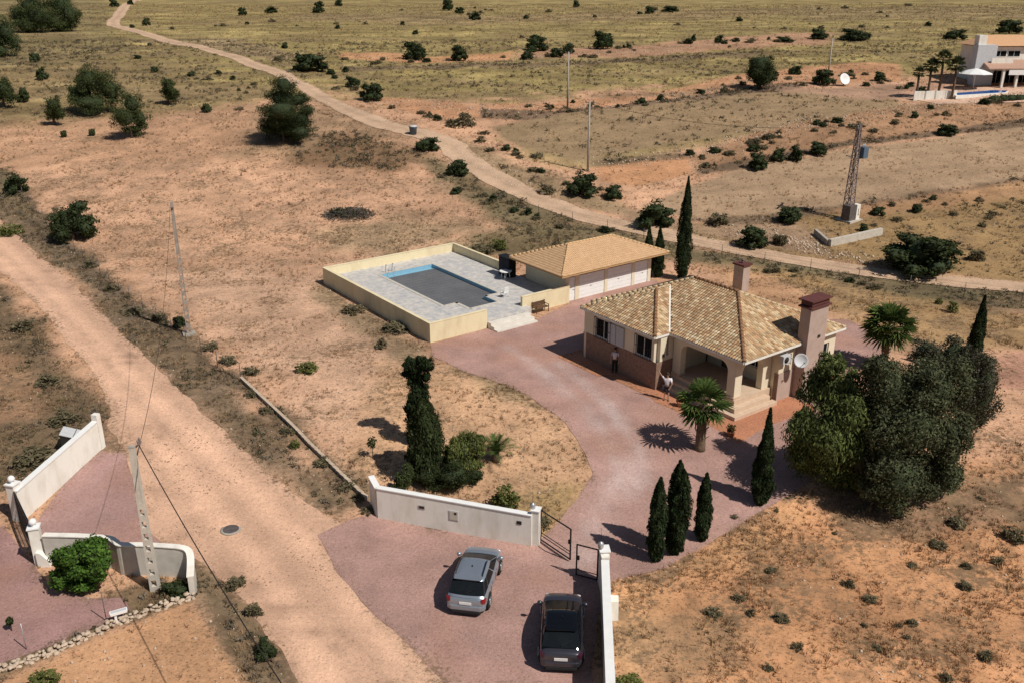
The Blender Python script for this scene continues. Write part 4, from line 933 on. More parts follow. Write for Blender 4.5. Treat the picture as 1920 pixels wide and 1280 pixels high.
m.poly([(p[0], p[1], GE-.14) for p in gq])
ORT = [(.56,.36,.205), (.54,.345,.195), (.58,.375,.215), (.555,.355,.20)]
gr = m.build('roof', mat('garage_slab', (.50,.31,.15), (.46,.28,.13), 6, .9), gb)
tiles_obj([tile_plane((G00, G10, GB, GA), G00, G10, ORT, 11, hgt=.035, var=.05), tile_plane((G10, G11, GB), G10, G11, ORT, 12, hgt=.035, var=.05), tile_plane((G11, G01, GA, GB), G11, G01, ORT, 13, hgt=.035, var=.05), tile_plane((G01, G00, GA), G01, G00, ORT, 14, hgt=.035, var=.05)], M['tiles'], gr)
capo = mat('cap_orange', (.62,.42,.23), (.57,.37,.19), 5, .9)
for a_, b_ in ((GA, GB), (G00, GA), (G01, GA), (G10, GB), (G11, GB)): m = MB(); ridge(m, up(a_), up(b_), .09); m.build('ridge_caps', capo, gr)
# ------------------------------------------------------------------ boundary wall, gate leaves, right-hand wall
def ground_wall(mb, pts, h, th, cap=None, step=1.2):
    """wall following the ground through pts (x,y)"""
    for (ax, ay), (bx, by) in zip(pts[:-1], pts[1:]):
        L = math.hypot(bx-ax, by-ay); n = max(1, int(L/step)); ang = math.atan2(by-ay, bx-ax)
        for i in range(n):
            t0, t1 = i/n, (i+1)/n; tm = (t0+t1)/2; x, y = ax+(bx-ax)*tm, ay+(by-ay)*tm; z = zat(x, y)
            z0 = z-.25 if cap is None else z+h; z1 = z+h if cap is None else z+h+cap
            mb.box((x, y, (z0+z1)/2), (L/n+.0, th, z1-z0), ang)
    return mb
def sloped_wall(mb, a, b, h, th, z0=-.25, zlo=None):
    """one straight wall with a smooth top parallel to the ground between its ends"""
    a, b = Vector((*a, 0)), Vector((*b, 0)); d = (b-a).normalized(); n = Vector((-d.y, d.x, 0))*th/2; vs = []
    for p in (a, b):
        z = zat(p.x, p.y)
        for s in (-1, 1):
            q = p+n*s; vs += [(q.x, q.y, z+(z0 if zlo is None else zlo)), (q.x, q.y, z+h)]
    return mb.add(vs, [(0, 1, 3, 2), (4, 6, 7, 5), (0, 4, 5, 1), (2, 3, 7, 6), (1, 5, 7, 3), (0, 2, 6, 4)])
A0, A1, A2 = (-7.30, 42.05), (-6.86, 41.12), (.98, 38.83)
bw = thing('boundary_wall', 'long white wall left of the open driveway gate with three small plaques', 'wall')
m = MB(); sloped_wall(m, A0, A1, 1.72, .24); sloped_wall(m, A1, A2, 1.72, .24); m.build('wall', M['white_wall'], bw)
m = MB(); sloped_wall(m, A0, A1, 1.77, .32, zlo=1.722); sloped_wall(m, A1, A2, 1.77, .32, zlo=1.722); m.build('coping', M['white_paint'], bw)
dW = (Vector(A2)-Vector(A1)).normalized(); nW = Vector((dW.y, -dW.x)); aW = math.atan2(dW.y, dW.x)
def on_wall(s, z, off=.135): p = Vector(A1)+dW*s+nW*off; return (p.x, p.y, zat(p.x, p.y)+z)
def plaque(s, z, wd, h, matn, name, off=.13): return MB().box(on_wall(s, z, off), (wd, .03, h), aW).build(name, M[matn], bw)
plaque(2.45, 1.15, .34, .20, 'aluminium', 'name_plaque'); MB().box(on_wall(2.45, 1.15, .15), (.26, .012, .12), aW).build('plaque_face', M['dark_hole'], bw)
pc = plaque(4.15, 1.0, .50, .56, 'light_grey', 'meter_cabinet'); MB().box(on_wall(4.15, 1.0, .15), (.42, .012, .48), aW).build('cabinet_door', M['pale_concrete'], pc); MB().box(on_wall(4.25, 1.14, .16), (.12, .012, .12), aW).build('meter_window', M['dark_hole'], pc)
plaque(7.55, 1.25, .24, .18, 'dark_hole', 'intercom')
gp = Vector((1.17, 38.95)); gz = zat(*gp)
m = MB().box((gp.x, gp.y, gz+.9), (.38, .42, 2.1), aW); m.build('pillar', M['white_wall'], bw)
MB().box((gp.x, gp.y, gz+1.975), (.46, .50, .05), aW).build('pillar_cap', M['white_paint'], bw)
def pillar_lamp(x, y, z, parent, h=.55):
    l = MB(); l.tube([(x, y, z), (x, y, z+.15)], .035, 8); l.lathe([(.05, .15), (.13, .2), (.14, .42), (.05, .50), (.01, .52)], (x, y, z), 10); o = l.build('lamp', M['aluminium'], parent)
    MB().tube([(x, y, z+.5), (x, y, z+.5+h)], [.012, .006], 5).build('aerial', M['black_metal'], parent)
pillar_lamp(gp.x-.16, gp.y+.05, gz+1.8, bw, .7)
def gate_leaf(label, hinge, tip, h, rails, pitch=None, name='gate_leaf', sweep=.0, bw_=.05):
    hx, hy = hinge; L = math.hypot(tip[0]-hx, tip[1]-hy); a = math.atan2(tip[1]-hy, tip[0]-hx); o = thing(name, label, 'gate', (hx, hy, zat(hx, hy)+.06), a)
    f = MB(); f.bar((0, 0, .03), (0, 0, h), bw_).bar((L, 0, .03), (L, 0, h), bw_*1.2).bar((bw_/2, 0, h-.02), (L-bw_*.6, 0, h-.02), bw_); f.bar((bw_/2, 0, .06), (L-bw_*.6, 0, .06), bw_)
    f.build('frame', M['black_metal'], o)
    r = MB()
    for z in rails: r.bar((.03, 0, z), (L-.03, 0, z), .03)
    r.build('rail', M['black_metal'], o)
    if pitch:
        b = MB(); n = int(L/pitch)
        for i in range(1, n): b.bar((L*i/n, 0, .09), (L*i/n, 0, h-.05), .014)
        b.build('bars', M['black_metal'], o)
    MB().box((L-.08, 0, 1.0), (.10, .09, .2)).build('lock', M['black_metal'], o)
    for z in (.3, h-.3): MB().tube([(-.06, 0, z-.06), (-.06, 0, z+.06)], .03, 6).build('hinge', M['black_metal'], o)
    return o
gate_leaf('thin black gate leaf standing open beside the end pillar of the long white wall', (1.42, 39.12), (2.78, 37.45), 1.75, [.32, .48])
gate_leaf('narrow black gate leaf hinged on the pillar of the right-hand white wall', (3.93, 35.85), (3.00, 36.28), 1.72, [.35])
rw = thing('boundary_wall', 'white wall running down the right edge of the gravel forecourt past the parked cars', 'wall')
Bp, Be = (4.17, 35.0), (3.42, 24.0); m = MB(); sloped_wall(m, Bp, Be, 1.76, .30); m.build('wall', M['white_wall'], rw)
m = MB(); sloped_wall(m, Bp, Be, 1.80, .36, zlo=1.762); m.build('coping', M['white_paint'], rw)
m = MB(); m.box((4.19, 35.65, .9), (.42, .50, 2.06), .07); m.build('pillar', M['white_wall'], rw); MB().box((4.19, 35.65, 1.955), (.50, .58, .05), .07).build('pillar_cap', M['white_paint'], rw)
m = MB(); m.box((4.19, 35.25, .9), (.36, .30, 1.9), .07); m.build('pier', M['white_wall'], rw)
m = MB(); m.prism([(33.05, -.1), (33.75, -.1), (33.6, .9), (33.4, 1.1), (33.2, .9)], 4.23, 4.62, 'x'); m.build('buttress', M['white_wall'], rw)
pillar_lamp(4.02, 35.62, 1.85, rw, .75)

# ------------------------------------------------------------------ neighbour's curved wall, gate pillars, iron gate
nw = thing('garden_wall', 'white wall with a ball-topped pillar climbing left of the sandy road', 'wall')
N0, N1 = (-25.15, 40.75), (-23.55, 46.95); m = MB(); sloped_wall(m, N0, N1, 1.72, .26); m.build('wall', M['white_wall'], nw)
m = MB(); sloped_wall(m, N0, N1, 1.79, .34, zlo=1.722); m.build('coping', M['white_paint'], nw)
z1 = zat(*N1); d = (Vector(N1)-Vector(N0)).normalized(); m = MB(); e = Vector(N1)+d*.16
m.box((e.x, e.y, z1+.95), (.32, .36, 2.4), math.atan2(d.y, d.x)); m.build('end_pier', M['white_wall'], nw)
def ball_pillar(x, y, parent, h, ang):
    z = zat(x, y); MB().box((x, y, z+h/2-.1), (.46, .46, h+.2), ang).build('pillar', M['white_wall'], parent); MB().box((x, y, z+h+.03), (.56, .56, .06), ang).build('pillar_cap', M['white_paint'], parent)
    MB().tube([(x, y, z+h+.05), (x, y, z+h+.14)], .09, 8).lathe([(.01, 0), (.10, .03), (.17, .12), (.18, .18), (.15, .27), (.08, .33), (.01, .35)], (x, y, z+h+.12), 12).build('ball_finial', M['white_paint'], parent)
ball_pillar(-25.28, 40.95, nw, 2.05, math.atan2(d.y, d.x))
cw_ = thing('garden_wall', 'white wall with wavy top behind the bright green bush and concrete pole', 'wall')
cv = catmull([(-22.1, 37.28), (-20.5, 37.22), (-19.0, 37.05), (-18.5, 36.75), (-18.15, 36.5), (-17.2, 36.48), (-16.2, 36.4), (-15.3, 36.28), (-14.92, 36.15), (-14.72, 35.85), (-14.55, 35.3), (-14.42, 34.75)], 4)
def wavy(mb, cv, h0, h1, th, zlo):
    cvp = np.array(cv); dd = np.gradient(cvp, axis=0); dd /= np.hypot(dd[:,0], dd[:,1])[:, None]; nn = np.stack([-dd[:,1], dd[:,0]], 1)*th/2; k = len(cv); vs = []
    for i in range(k):
        t = i/(k-1); s = h0+(h1-h0)*max(0, (t-.62)/.38)**1.5
        for sg in (1, -1): vs += [(*(cvp[i]+nn[i]*sg), zlo if zlo < 0.5 else s+.002), (*(cvp[i]+nn[i]*sg), s if zlo < .5 else s+.05)]
    fs = []
    for i in range(k-1):
        a, b = 4*i, 4*i+4; fs += [(a, b, b+1, a+1), (a+2, a+3, b+3, b+2), (a+1, b+1, b+3, a+3), (a, a+2, b+2, b)]
    fs += [(0, 1, 3, 2), (4*k-4, 4*k-2, 4*k-1, 4*k-3)]
    return mb.add(vs, fs, False)
wavy(MB(), cv, 1.60, 1.05, .24, -.2).build('wall', M['grey_wall'], cw_); wavy(MB(), cv, 1.60, 1.05, .32, 1).build('coping', M['white_wall'], cw_)
ball_pillar(-22.55, 37.42, cw_, 1.95, .3)
m = MB(); m.prism([(-22.5, -.1), (-21.9, -.1), (-21.95, .35), (-22.3, .75), (-22.5, .8)], 37.0, 37.3, 'y'); m.build('gate_stop', M['white_wall'], cw_)
g = gate_leaf('black iron gate with close bars between the two ball-topped pillars', (-25.1, 40.65), (-22.78, 37.55), 1.75, [.25, .9, 1.45], .11, 'iron_gate', bw_=.07)
# low stone edging of the orange plot, block wall along the plot
q = [G(*p)[:2] for p in [(-30, 1268), (60, 1238), (150, 1200), (235, 1162), (300, 1140), (362, 1118)]]
ls = thing('stone_edging', 'low row of pale rubble stones edging the bare orange plot', 'low wall')
m = MB(); r_ = random.Random(4)
qq = np.array(q); Ld = np.r_[0, np.cumsum(np.hypot(*np.diff(qq, axis=0).T))]; s = 0
while s < Ld[-1]:
    x = np.interp(s, Ld, qq[:,0]); y = np.interp(s, Ld, qq[:,1])
    for k in range(3):
        cx, cy, sz = x+r_.uniform(-.24, .24), y+r_.uniform(-.2, .2), r_.uniform(.06, .125)
        m.lathe([(.02, -.5), (.8, -.35), (1.0, .1), (.75, .55), (.1, .75)], (0, 0, 0), 6, smooth=False)
        a = r_.uniform(0, 6)
        for j in range(len(m.v)-30, len(m.v)):
            v = Vector(m.v[j]); v = Matrix.Rotation(a, 3, 'Z') @ Vector((v.x*sz*1.25, v.y*sz*.9, v.z*sz)); m.v[j] = (cx+v.x*r_.uniform(.85, 1.15), cy+v.y*r_.uniform(.85, 1.15), .03+.08*k*(k == 2)+v.z)
    s += .105
m.build('stones', M['stone'], ls)
bl = thing('block_wall', 'low concrete block wall between the sandy road and the bare plot', 'low wall')
bq = [G(*p)[:2] for p in [(452, 712), (520, 775), (580, 835), (640, 893), (688, 938)]]
m = MB(); ground_wall(m, [tuple(p) for p in bq], .22, .15, step=.41); m.build('blocks', M['old_concrete'], bl)
m = MB(); ground_wall(m, [tuple(p) for p in bq], .222, .19, cap=.035, step=.41); m.build('coping', M['stone'], bl)
def wire_fence(label, pts, h, step, sag=True, name='wire_fence'):
    o = thing(name, label, 'fence'); q = np.array([G(*p)[:2] for p in pts]); L = np.r_[0, np.cumsum(np.hypot(*np.diff(q, axis=0).T))]; n = int(L[-1]/step); P = []
    for i in range(n+1):
        s = L[-1]*i/n; x, y = np.interp(s, L, q[:,0]), np.interp(s, L, q[:,1]); z = zat(x, y); P.append(Vector((x, y, z))); MB().tube([(x, y, z-.2), (x, y, z+h)], .028, 6).build('post', M['steel'], o)
    m = MB()
    for a, b in zip(P[:-1], P[1:]):
        for k in (.25, .5, .75, .97): m.tube([a+Vector((0, 0, h*k)), b+Vector((0, 0, h*k))], .006, 3, caps=False)
    m.build('wires', M['steel'], o); return o
wire_fence('thin wire fence along the weedy edge of the sandy road', [(20, 345), (75, 405), (150, 480), (240, 560), (330, 625), (410, 690), (452, 712)], 1.25, 3.0)
wire_fence('thin wire fence along the near side of the dirt track behind the house', [(1010, 402), (1110, 425), (1250, 458), (1420, 492), (1560, 515), (1740, 545), (1915, 566)], 1.1, 4.0)

# ------------------------------------------------------------------ poles and cables
def concrete_pole(label, px, py, pytop, w0=.40, rz=0.0, cm='pale_concrete'):
    p = GP(px, py); h = tall(p, pytop); o = thing('utility_pole', label, 'utility pole', p, rz); w1 = w0*.55; d0, d1 = w0*.62, w0*.42
    m = MB(); wx = lambda t: w0+(w1-w0)*t; dy = lambda t: d0+(d1-d0)*t; n = int(h*.62/.62)
    for s in (-1, 1):
        vs = []
        for t in (0, 1):
            for ax in (.5, .5-.22):
                for ay in (-.5, .5): vs.append((s*ax*wx(t), ay*dy(t), -.3 if t == 0 else h))
        m.add(vs, [(0, 1, 3, 2), (4, 6, 7, 5), (0, 4, 5, 1), (2, 3, 7, 6), (0, 2, 6, 4), (1, 5, 7, 3)])
    for i in range(n+1):
        z = .12+i*.62; t = z/h; m.box((0, 0, z), (wx(t)*.58, dy(t)*.96, .30))
    zt = n*.62+.27; t = (zt+h)/2/h; m.box((0, 0, (zt+h)/2), (wx(t)*.575, dy(t)*.9, h-zt))
    m.build('shaft', M[cm], o); MB().box((0, 0, h+.03), (w1*1.1, d1*1.1, .06)).build('pole_cap', M['concrete'], o)
    return o, Vector((p.x, p.y, p.z+h)), h
pa, topA, hA = concrete_pole('weathered concrete pole with square holes standing in the bare plot beside the wire fence', 355, 627, 380, .36, .4, 'old_concrete')
m = MB(); m.bar((-.1, -.16, hA-.35), (.1, -.16, hA-.35), .05).bar((0, -.16, hA-.35), (0, -.3, hA-.30), .04); m.build('bracket', M['steel'], pa)
MB().box((0, 0, .05), (.9, .8, .22)).build('footing', M['concrete'], pa)
pb, topB, hB = concrete_pole('pale concrete pole with square holes rising behind the wavy white wall', 292, 1105, 838, .44, .15)
m = MB(); m.bar((-.05, .15, hB-.25), (.35, .3, hB+.12), .06).bar((.1, .2, hB-.5), (.3, .3, hB+.05), .05).bar((.22, .1, hB+.05), (.22, .5, hB+.05), .05); m.build('bracket', M['rust_steel'], pb)
for k in (-.0, .25): MB().lathe([(.02, 0), (.05, .03), (.035, .07), (.055, .1), (.03, .15)], (.22, .2+k, hB+.08), 8).build('insulator', M['rust_steel'], pb)
def cable(label, a, b, sag, r=.018, n=24):
    o = MB(); a, b = Vector(a), Vector(b); pts = [a.lerp(b, i/n)+Vector((0, 0, -4*sag*(i/n)*(1-i/n))) for i in range(n+1)]
    o.tube(pts, r, 5); return tag(o.build('power_cable', M['cable']), label, 'cable')
hb = topB+Vector((.22, .22, .0))
cable('thick cable sloping down from the bracket of the pale pole to the bottom edge', hb, at(560, 1330, 6.2), .35, .022)
cable('thin cable hanging between the pale pole and the weathered pole', hb+Vector((.0, .25, .1)), topA+Vector((-.1, -.1, -.3)), 1.4, .012)
def steel_pole(label, px, py, pytop, arm=0.8):
    p = GP(px, py); h = tall(p, pytop); o = thing('utility_pole', label, 'utility pole', p, .3); MB().tube([(0, 0, -.3), (0, 0, h)], [.16, .10], 8).build('shaft', M['concrete'], o)
    MB().bar((-arm, 0, h-.15), (arm, 0, h-.15), .09).build('crossarm', M['steel'], o)
    for x in (-arm*.9, 0, arm*.9): MB().lathe([(.03, 0), (.06, .05), (.04, .12), (.06, .17), (.02, .22)], (x, 0, h-.1), 6).build('insulator', M['rust_steel'], o)
    return Vector((p.x, p.y, p.z+h))
t1 = steel_pole('thin grey pole on the grassy field edge near the bushes right of the dirt track', 1102, 322, 190, .55)
t2 = steel_pole('thin grey pole standing at the foot of the orange bank', 1064, 208, 98, .5)
t3 = steel_pole('slender distant pole beside a dark bush behind the stubble field', 1551, 158, 72, .6)
# lattice tower with transformer
tp = GP(1588, 412); th = tall(tp, 236); tw = thing('transformer_pylon', 'rusty steel lattice pylon with a transformer and a white box at its foot', 'pylon', tp, R(36))
m = MB(); wz = lambda z: .44-.28*z/th; C4 = [(-1, -1), (1, -1), (1, 1), (-1, 1)]
for a, b in C4: m.bar((a*wz(0), b*wz(0), -.2), (a*wz(th), b*wz(th), th), .08)
m.build('legs', M['rust_steel'], tw); m = MB(); nz = 13
for i in range(nz):
    z0, z1 = th*i/nz, th*(i+1)/nz
    for j in range(4):
        a, b = C4[j], C4[(j+1) % 4]
        if i % 2: a, b = b, a
        m.bar((a[0]*wz(z0), a[1]*wz(z0), z0), (b[0]*wz(z1), b[1]*wz(z1), z1), .055)
        m.bar((a[0]*wz(z1), a[1]*wz(z1), z1), (b[0]*wz(z1), b[1]*wz(z1), z1), .05)
m.build('bracing', M['rust_steel'], tw)
MB().bar((-1.1, -.55, th-.2), (1.1, .55, th-.2), .14).bar((-.5, -.25, th-.2), (0, 0, th-.9), .07).bar((.5, .25, th-.2), (0, 0, th-.9), .07).build('crossarm', M['steel'], tw)
for x in (-1, 0, 1): MB().lathe([(.04, 0), (.09, .06), (.05, .14), (.09, .2), (.03, .3)], (x, x*.5, th-.12), 8).build('insulator', M['rust_steel'], tw)
tr = MB(); tr.box((.75, -.35, th*.72), (.8, .7, 1.15)); [tr.box((1.19+.0, -.35+(i-3)*.09, th*.72), (.10, .02, .9)) for i in range(7)]; tro = tr.build('transformer', M['blue_grey'], tw)
for k in range(3): MB().lathe([(.03, 0), (.07, .08), (.04, .15), (.07, .22), (.02, .32)], (.55+k*.2, -.35, th*.72+.57), 8).build('bushing', M['light_grey'], tro)
MB().bar((0, -.3, th*.66), (1.1, -.3, th*.66), .08).bar((-.6, .0, th*.68), (-1.3, .2, th*.70), .12).build('platform', M['steel'], tw)
mb_ = MB().box((.62, -.55, .55), (.62, .55, 2.3)).build('meter_box', M['white_wall'], tw); MB().box((.62, -.83, .9), (.06, .015, .7)).box((.70, -.83, .57), (.2, .015, .06)).build('door_gap', M['dark_hole'], mb_)
MB().box((-.35, -.4, .75), (1.1, .9, 1.9)).build('climb_guard', M['steel'], tw); MB().box((.1, -.1, -.05), (2.2, 2.0, .3)).build('footing', M['pale_concrete'], tw)
cable('long thin cable from the pylon over the stubble field to the thin grey pole', tp+Vector((-.8, .2, th-.1)), t1+Vector((.3, 0, -.1)), 1.2, .02)
# culvert wall near the pylon, manhole in the road
cv_ = thing('culvert_wall', 'low grey concrete wall of a dry culvert below the pylon', 'low wall'); a, b = G(1555, 462), G(1652, 440)
m = MB(); m.bar((a.x, a.y, a.z+.3), (b.x, b.y, b.z+.3), .35, .8); m.build('wall', M['pale_concrete'], cv_)
a2 = G(1528, 440); m = MB(); m.bar((a.x-.1, a.y+.2, a.z+.25), (a2.x, a2.y, a2.z+.25), .3, .7); m.build('wing_wall', M['concrete'], cv_)
mh = thing('manhole_cover', 'round grey manhole cover set in the sandy road', 'manhole cover', GP(433, 992))
MB().lathe([(.52, .0), (.52, .03), (.42, .035)], n=28).build('ring', M['concrete'], mh); MB().lathe([(.40, .0), (.40, .045), (.36, .05)], n=28).build('lid', M['steel'], mh)
# grey slanted box behind the neighbour's wall
ub = thing('utility_cabinet', 'pale grey box with a slanted two-panel lid behind the climbing white wall', 'cabinet', GP(148, 838), R(12))
MB().prism([(-.75, 0), (.55, 0), (.55, .65), (-.75, 1.15)], -.5, .5, 'y').build('body', M['dark_hole'], ub)
a = math.atan2(.5, 1.3)
for k in (0, 1): MB().box((-.76+.35+k*.69-.02, 0, 1.155-.13-k*.265), (.70, 1.1, .04), M=Matrix.Rotation(a, 3, 'Y')).build('lid_panel', M['light_grey'], ub)
# posts, hose table and small things in the neighbour's yard
for x, y, yt, l in ((200, 1164, 1108, 'thin dark stake upright at the weedy edge of the mauve yard'), (50, 1217, 1168, 'thin pale stake at the foot of the mauve yard near the sapling')):
    p = GP(x, y); h = tall(p, yt); tag(MB().tube([(p.x, p.y, p.z-.1), (p.x, p.y, p.z+h)], .022, 6).build('stake', M['steel'] if x > 100 else M['aluminium']), l, 'stake')
wb = thing('water_trough', 'small white trough on a leg by the stone edging', 'trough', GP(226, 1166), .5)
MB().prism([(-.36, .0), (.36, .0), (.32, -.12), (-.32, -.12)], -.12, .12, 'y').build('basin', M['white_paint'], wb); wb.location.z += .62
MB().box((-.15, 0, -.38), (.10, .10, .50)).build('leg', M['white_paint'], wb); MB().prism([(-.31, .004), (.31, .004), (.28, .002), (-.28, .002)], -.08, .08, 'y').build('water', M['light_grey'], wb)
# faint blue bin and white disc far off
bn = thing('waste_bin', 'small blue-white bin beside the round shrub left of the dirt track', 'bin', GP(775, 256), .4)
MB().lathe([(.45, 0), (.55, 1.0), (.6, 1.05)], n=12).build('body', M['blue_grey'], bn); MB().lathe([(.62, 1.05), (.5, 1.2), (.1, 1.26)], n=12).build('lid', M['light_grey'], bn)
ds = thing('white_dish', 'large white dish leaning at the edge of the far mauve yard', 'dish', GP(1582, 160), .35)
MB().lathe([(.1, -.2), (.55, -.1), (.95, .1), (1.0, .13), (.9, .14), (.5, -.03), (.1, -.12)], (0, 0, 1.1), 18, M=Matrix.Rotation(R(65), 3, 'X')).build('reflector', M['white_paint'], ds); MB().tube([(0, .1, -.1), (0, .2, 1.1)], .09, 8).build('mast', M['steel'], ds)

# ------------------------------------------------------------------ cars
def car_paint(name, c, metallic=.55, rough=.32):
    m = mat(name, c, tuple(v*.93 for v in c), 2, rough, metallic=metallic, spec=.5, coat=.6); m.node_tree.nodes['Principled BSDF'].inputs['Coat Roughness'].default_value = .06; return m
def car(name, label, loc, rz, L, W, Hh, paint, roofmat, hood_z, belt_z, cabin, rails=False, rear_dark=False):
    """x forward. cabin = (rear foot, rear roof, front roof, front foot) as x; z up from the road"""
    o = thing(name, label, 'car', loc, rz); hx = L/2; xr0, xr1, xf1, xf0 = cabin
    xs = np.array([-1, -.985, -.95, -.88, -.75, -.62, -.40, -.15, .12, .35, .55, .68, .80, .90, .96, .99, 1])*hx
    u = xs/hx
    hwid = W/2*np.interp(u, [-1, -.97, -.88, -.7, 0, .6, .82, .93, 1], [.80, .90, .965, .99, 1.0, .99, .95, .86, .66])
    top = np.interp(xs, [-hx, -hx*.985, -hx*.95, xr0, xf0, xf0+.35, hx*.8, hx*.93, hx*.985, hx], [belt_z*.72, belt_z*.90, belt_z*.97, belt_z+.02, belt_z-.01, hood_z+.04, hood_z-.05, hood_z-.14, hood_z-.26, hood_z-.38])
    bot = np.interp(u, [-1, -.95, -.85, .85, .96, 1], [.36, .28, .22, .20, .24, .34])
    prof = [(0, 0, 0), (.80, 0, 0), (.93, .10, 0), (.985, .32, 0), (1.0, .55, 0), (.985, .78, 0), (.93, .93, 0), (.80, 1.0, 0), (.42, 1.0, .022), (0, 1.0, .03)]
    k = len(prof); V = []
    for i, x in enumerate(xs):
        for a, b, c in prof: V.append((x, a*hwid[i], bot[i]+(top[i]-bot[i])*b+c))
        for a, b, c in prof[-2:0:-1]: V.append((x, -a*hwid[i], bot[i]+(top[i]-bot[i])*b+c))
    n = 2*k-2; F = [(i*n+j, i*n+(j+1) % n, (i+1)*n+(j+1) % n, (i+1)*n+j) for i in range(len(xs)-1) for j in range(n)]
    F += [tuple(reversed(range(n))), tuple((len(xs)-1)*n+j for j in range(n))]
    b = MB(); b.add(V, F, True); body = b.build('body', paint, o); sub = body.modifiers.new('sub', 'SUBSURF'); sub.levels = 1; sub.render_levels = 2
    # cabin shell: rings at the foot and the roof, glass laid just outside it
    rf_, wr, wb_ = Hh, W/2*.77, W/2*.93
    def ring(t, gx=0.0):
        """outline of the cabin at height fraction t, clockwise seen from above"""
        z = (belt_z-.02)+(rf_-.05-(belt_z-.02))*t; e = t**.9; xa = xr0+(xr1-xr0)*t-gx; xb = xf0+(xf1-xf0)*t+gx; w = wb_+(wr-wb_)*t**1.25; P = []
        for s in (1, -1):
            side = []
            for q in np.linspace(0, 1, 9):
                x = xa+(xb-xa)*q; yy = w*(1-.07*q**3-.05*(1-q)**3); side.append((x, s*yy, z))
            P.append(side)
        fr = [(xb+.10*(1-(yy/w)**2), yy, z) for yy in np.linspace(P[0][-1][1], P[1][-1][1], 7)[1:-1]]
        re = [(xa-.07*(1-(yy/w)**2), yy, z) for yy in np.linspace(P[1][0][1], P[0][0][1], 7)[1:-1]]
        return P[0]+fr+P[1][::-1]+re
    levels = [0, .25, .5, .75, .92, 1.0]; V = []
    for t in levels: V += ring(t)
    n = len(ring(0)); top_r = ring(1.0); cx = (xr1+xf1)/2
    V += [(cx+(x-cx)*.90, y*.86, z+.03) for x, y, z in top_r]+[(cx+(x-cx)*.5, y*.5, z+.042) for x, y, z in top_r]
    F = [(i*n+j, i*n+(j+1) % n, (i+1)*n+(j+1) % n, (i+1)*n+j) for i in range(len(levels)+1) for j in range(n)]+[tuple((len(levels)+1)*n+j for j in range(n))]
    c = MB(); c.add(V, F, True); cab = c.build('cabin', roofmat or paint, o)
    def patch(idx, t0, t1, name, m=M['glass'], parent=o, out=.010, nt=4):
        P = []
        for t in np.linspace(t0, t1, nt):
            rr = ring(t)
            for j in idx:
                p = Vector(rr[j % n]); a = Vector(rr[(j+1) % n])-Vector(rr[(j-1) % n]); nn = Vector((a.y, -a.x, 0)).normalized()
                if nn.dot(Vector((p.x-cx, p.y*1.5, 0))) < 0: nn = -nn
                P.append(p+nn*out+Vector((0, 0, out*.4)))
        w = len(idx); mbp = MB(); mbp.add(P, [(i*w+j, i*w+j+1, (i+1)*w+j+1, (i+1)*w+j) for i in range(nt-1) for j in range(w-1)], True); return mbp.build(name, m, parent)
    patch(range(8, 15), .06, .93, 'windscreen'); patch(list(range(22, n))+[0], .14, .90, 'rear_window')
    for sd_ in (0, 1):
        g_ = [(0, 2), (2, 5), (5, 8)]
        for a, e in g_:
            idx = list(range(a, e+1)) if sd_ == 0 else list(range(22-e, 23-a))
            P = []; nt = 3
            for t in np.linspace(.10, .88, nt):
                rr = ring(t); pp = [Vector(rr[j]) for j in idx]; s = 1 if sd_ == 0 else -1
                q0, q1 = pp[0].lerp(pp[-1], .05), pp[0].lerp(pp[-1], .95)
                for f in np.linspace(0, 1, len(idx)): P.append(q0.lerp(q1, f)+Vector((0, s*.018, .006)))
            w = len(idx); mbp = MB(); mbp.add(P, [(i*w+j, i*w+j+1, (i+1)*w+j+1, (i+1)*w+j) for i in range(nt-1) for j in range(w-1)], True); mbp.build('side_window', M['glass'], o)
    for s in (-1, 1):
        for x in (-L*.30, L*.31):
            wz_ = .34; Mx = Matrix.Rotation(R(90), 3, 'X')
            ar = MB(); ar.lathe([(.40, -.012), (.41, .0), (.40, .012)], (x, s*(W/2-.012), wz_+.02), 24, M=Mx); ar.build('wheel_arch', M['tyre'], o)
            wh = MB(); wh.lathe([(.20, -.10), (.31, -.11), (.34, -.07), (.345, 0), (.34, .07), (.31, .11), (.20, .10)], (x, s*(W/2-.08), wz_), 24, M=Mx); wo_ = wh.build('wheel', M['tyre'], o)
            rm = MB(); rm.lathe([(.205, -.02), (.21, .0), (.205, .02)], (x, s*(W/2+.028), wz_), 20, M=Mx)
            for q in range(5): a = q*2*PI/5; rm.bar((x, s*(W/2+.05), wz_), (x+.19*math.cos(a), s*(W/2+.05), wz_+.19*math.sin(a)), .05, .02)
            rm.build('rim', M['rim'], wo_)
        mi = MB(); mi.lathe([(.02, -.11), (.08, -.08), (.10, 0), (.07, .09), (.02, .11)], (xf0-.28, s*(W/2+.09), belt_z+.07), 10, M=Matrix.Rotation(R(90), 3, 'X')); mi.bar((xf0-.26, s*(W/2-.06), belt_z+.03), (xf0-.26, s*(W/2+.05), belt_z+.05), .06, .04); mi.build('wing_mirror', paint, o)
        hl = MB(); hl.lathe([(.02, -.06), (.14, -.03), (.17, .03), (.05, .07)], (0, 0, 0), 12); 
        for j in range(len(hl.v)): v = hl.v[j]; hl.v[j] = (hx*.90+v[2]*.6-abs(v[1])*.2, s*(W/2*.72)+v[0]*.9, hood_z-.22+v[1]*.55)
        hl.build('headlight', M['clear_lens'], o)
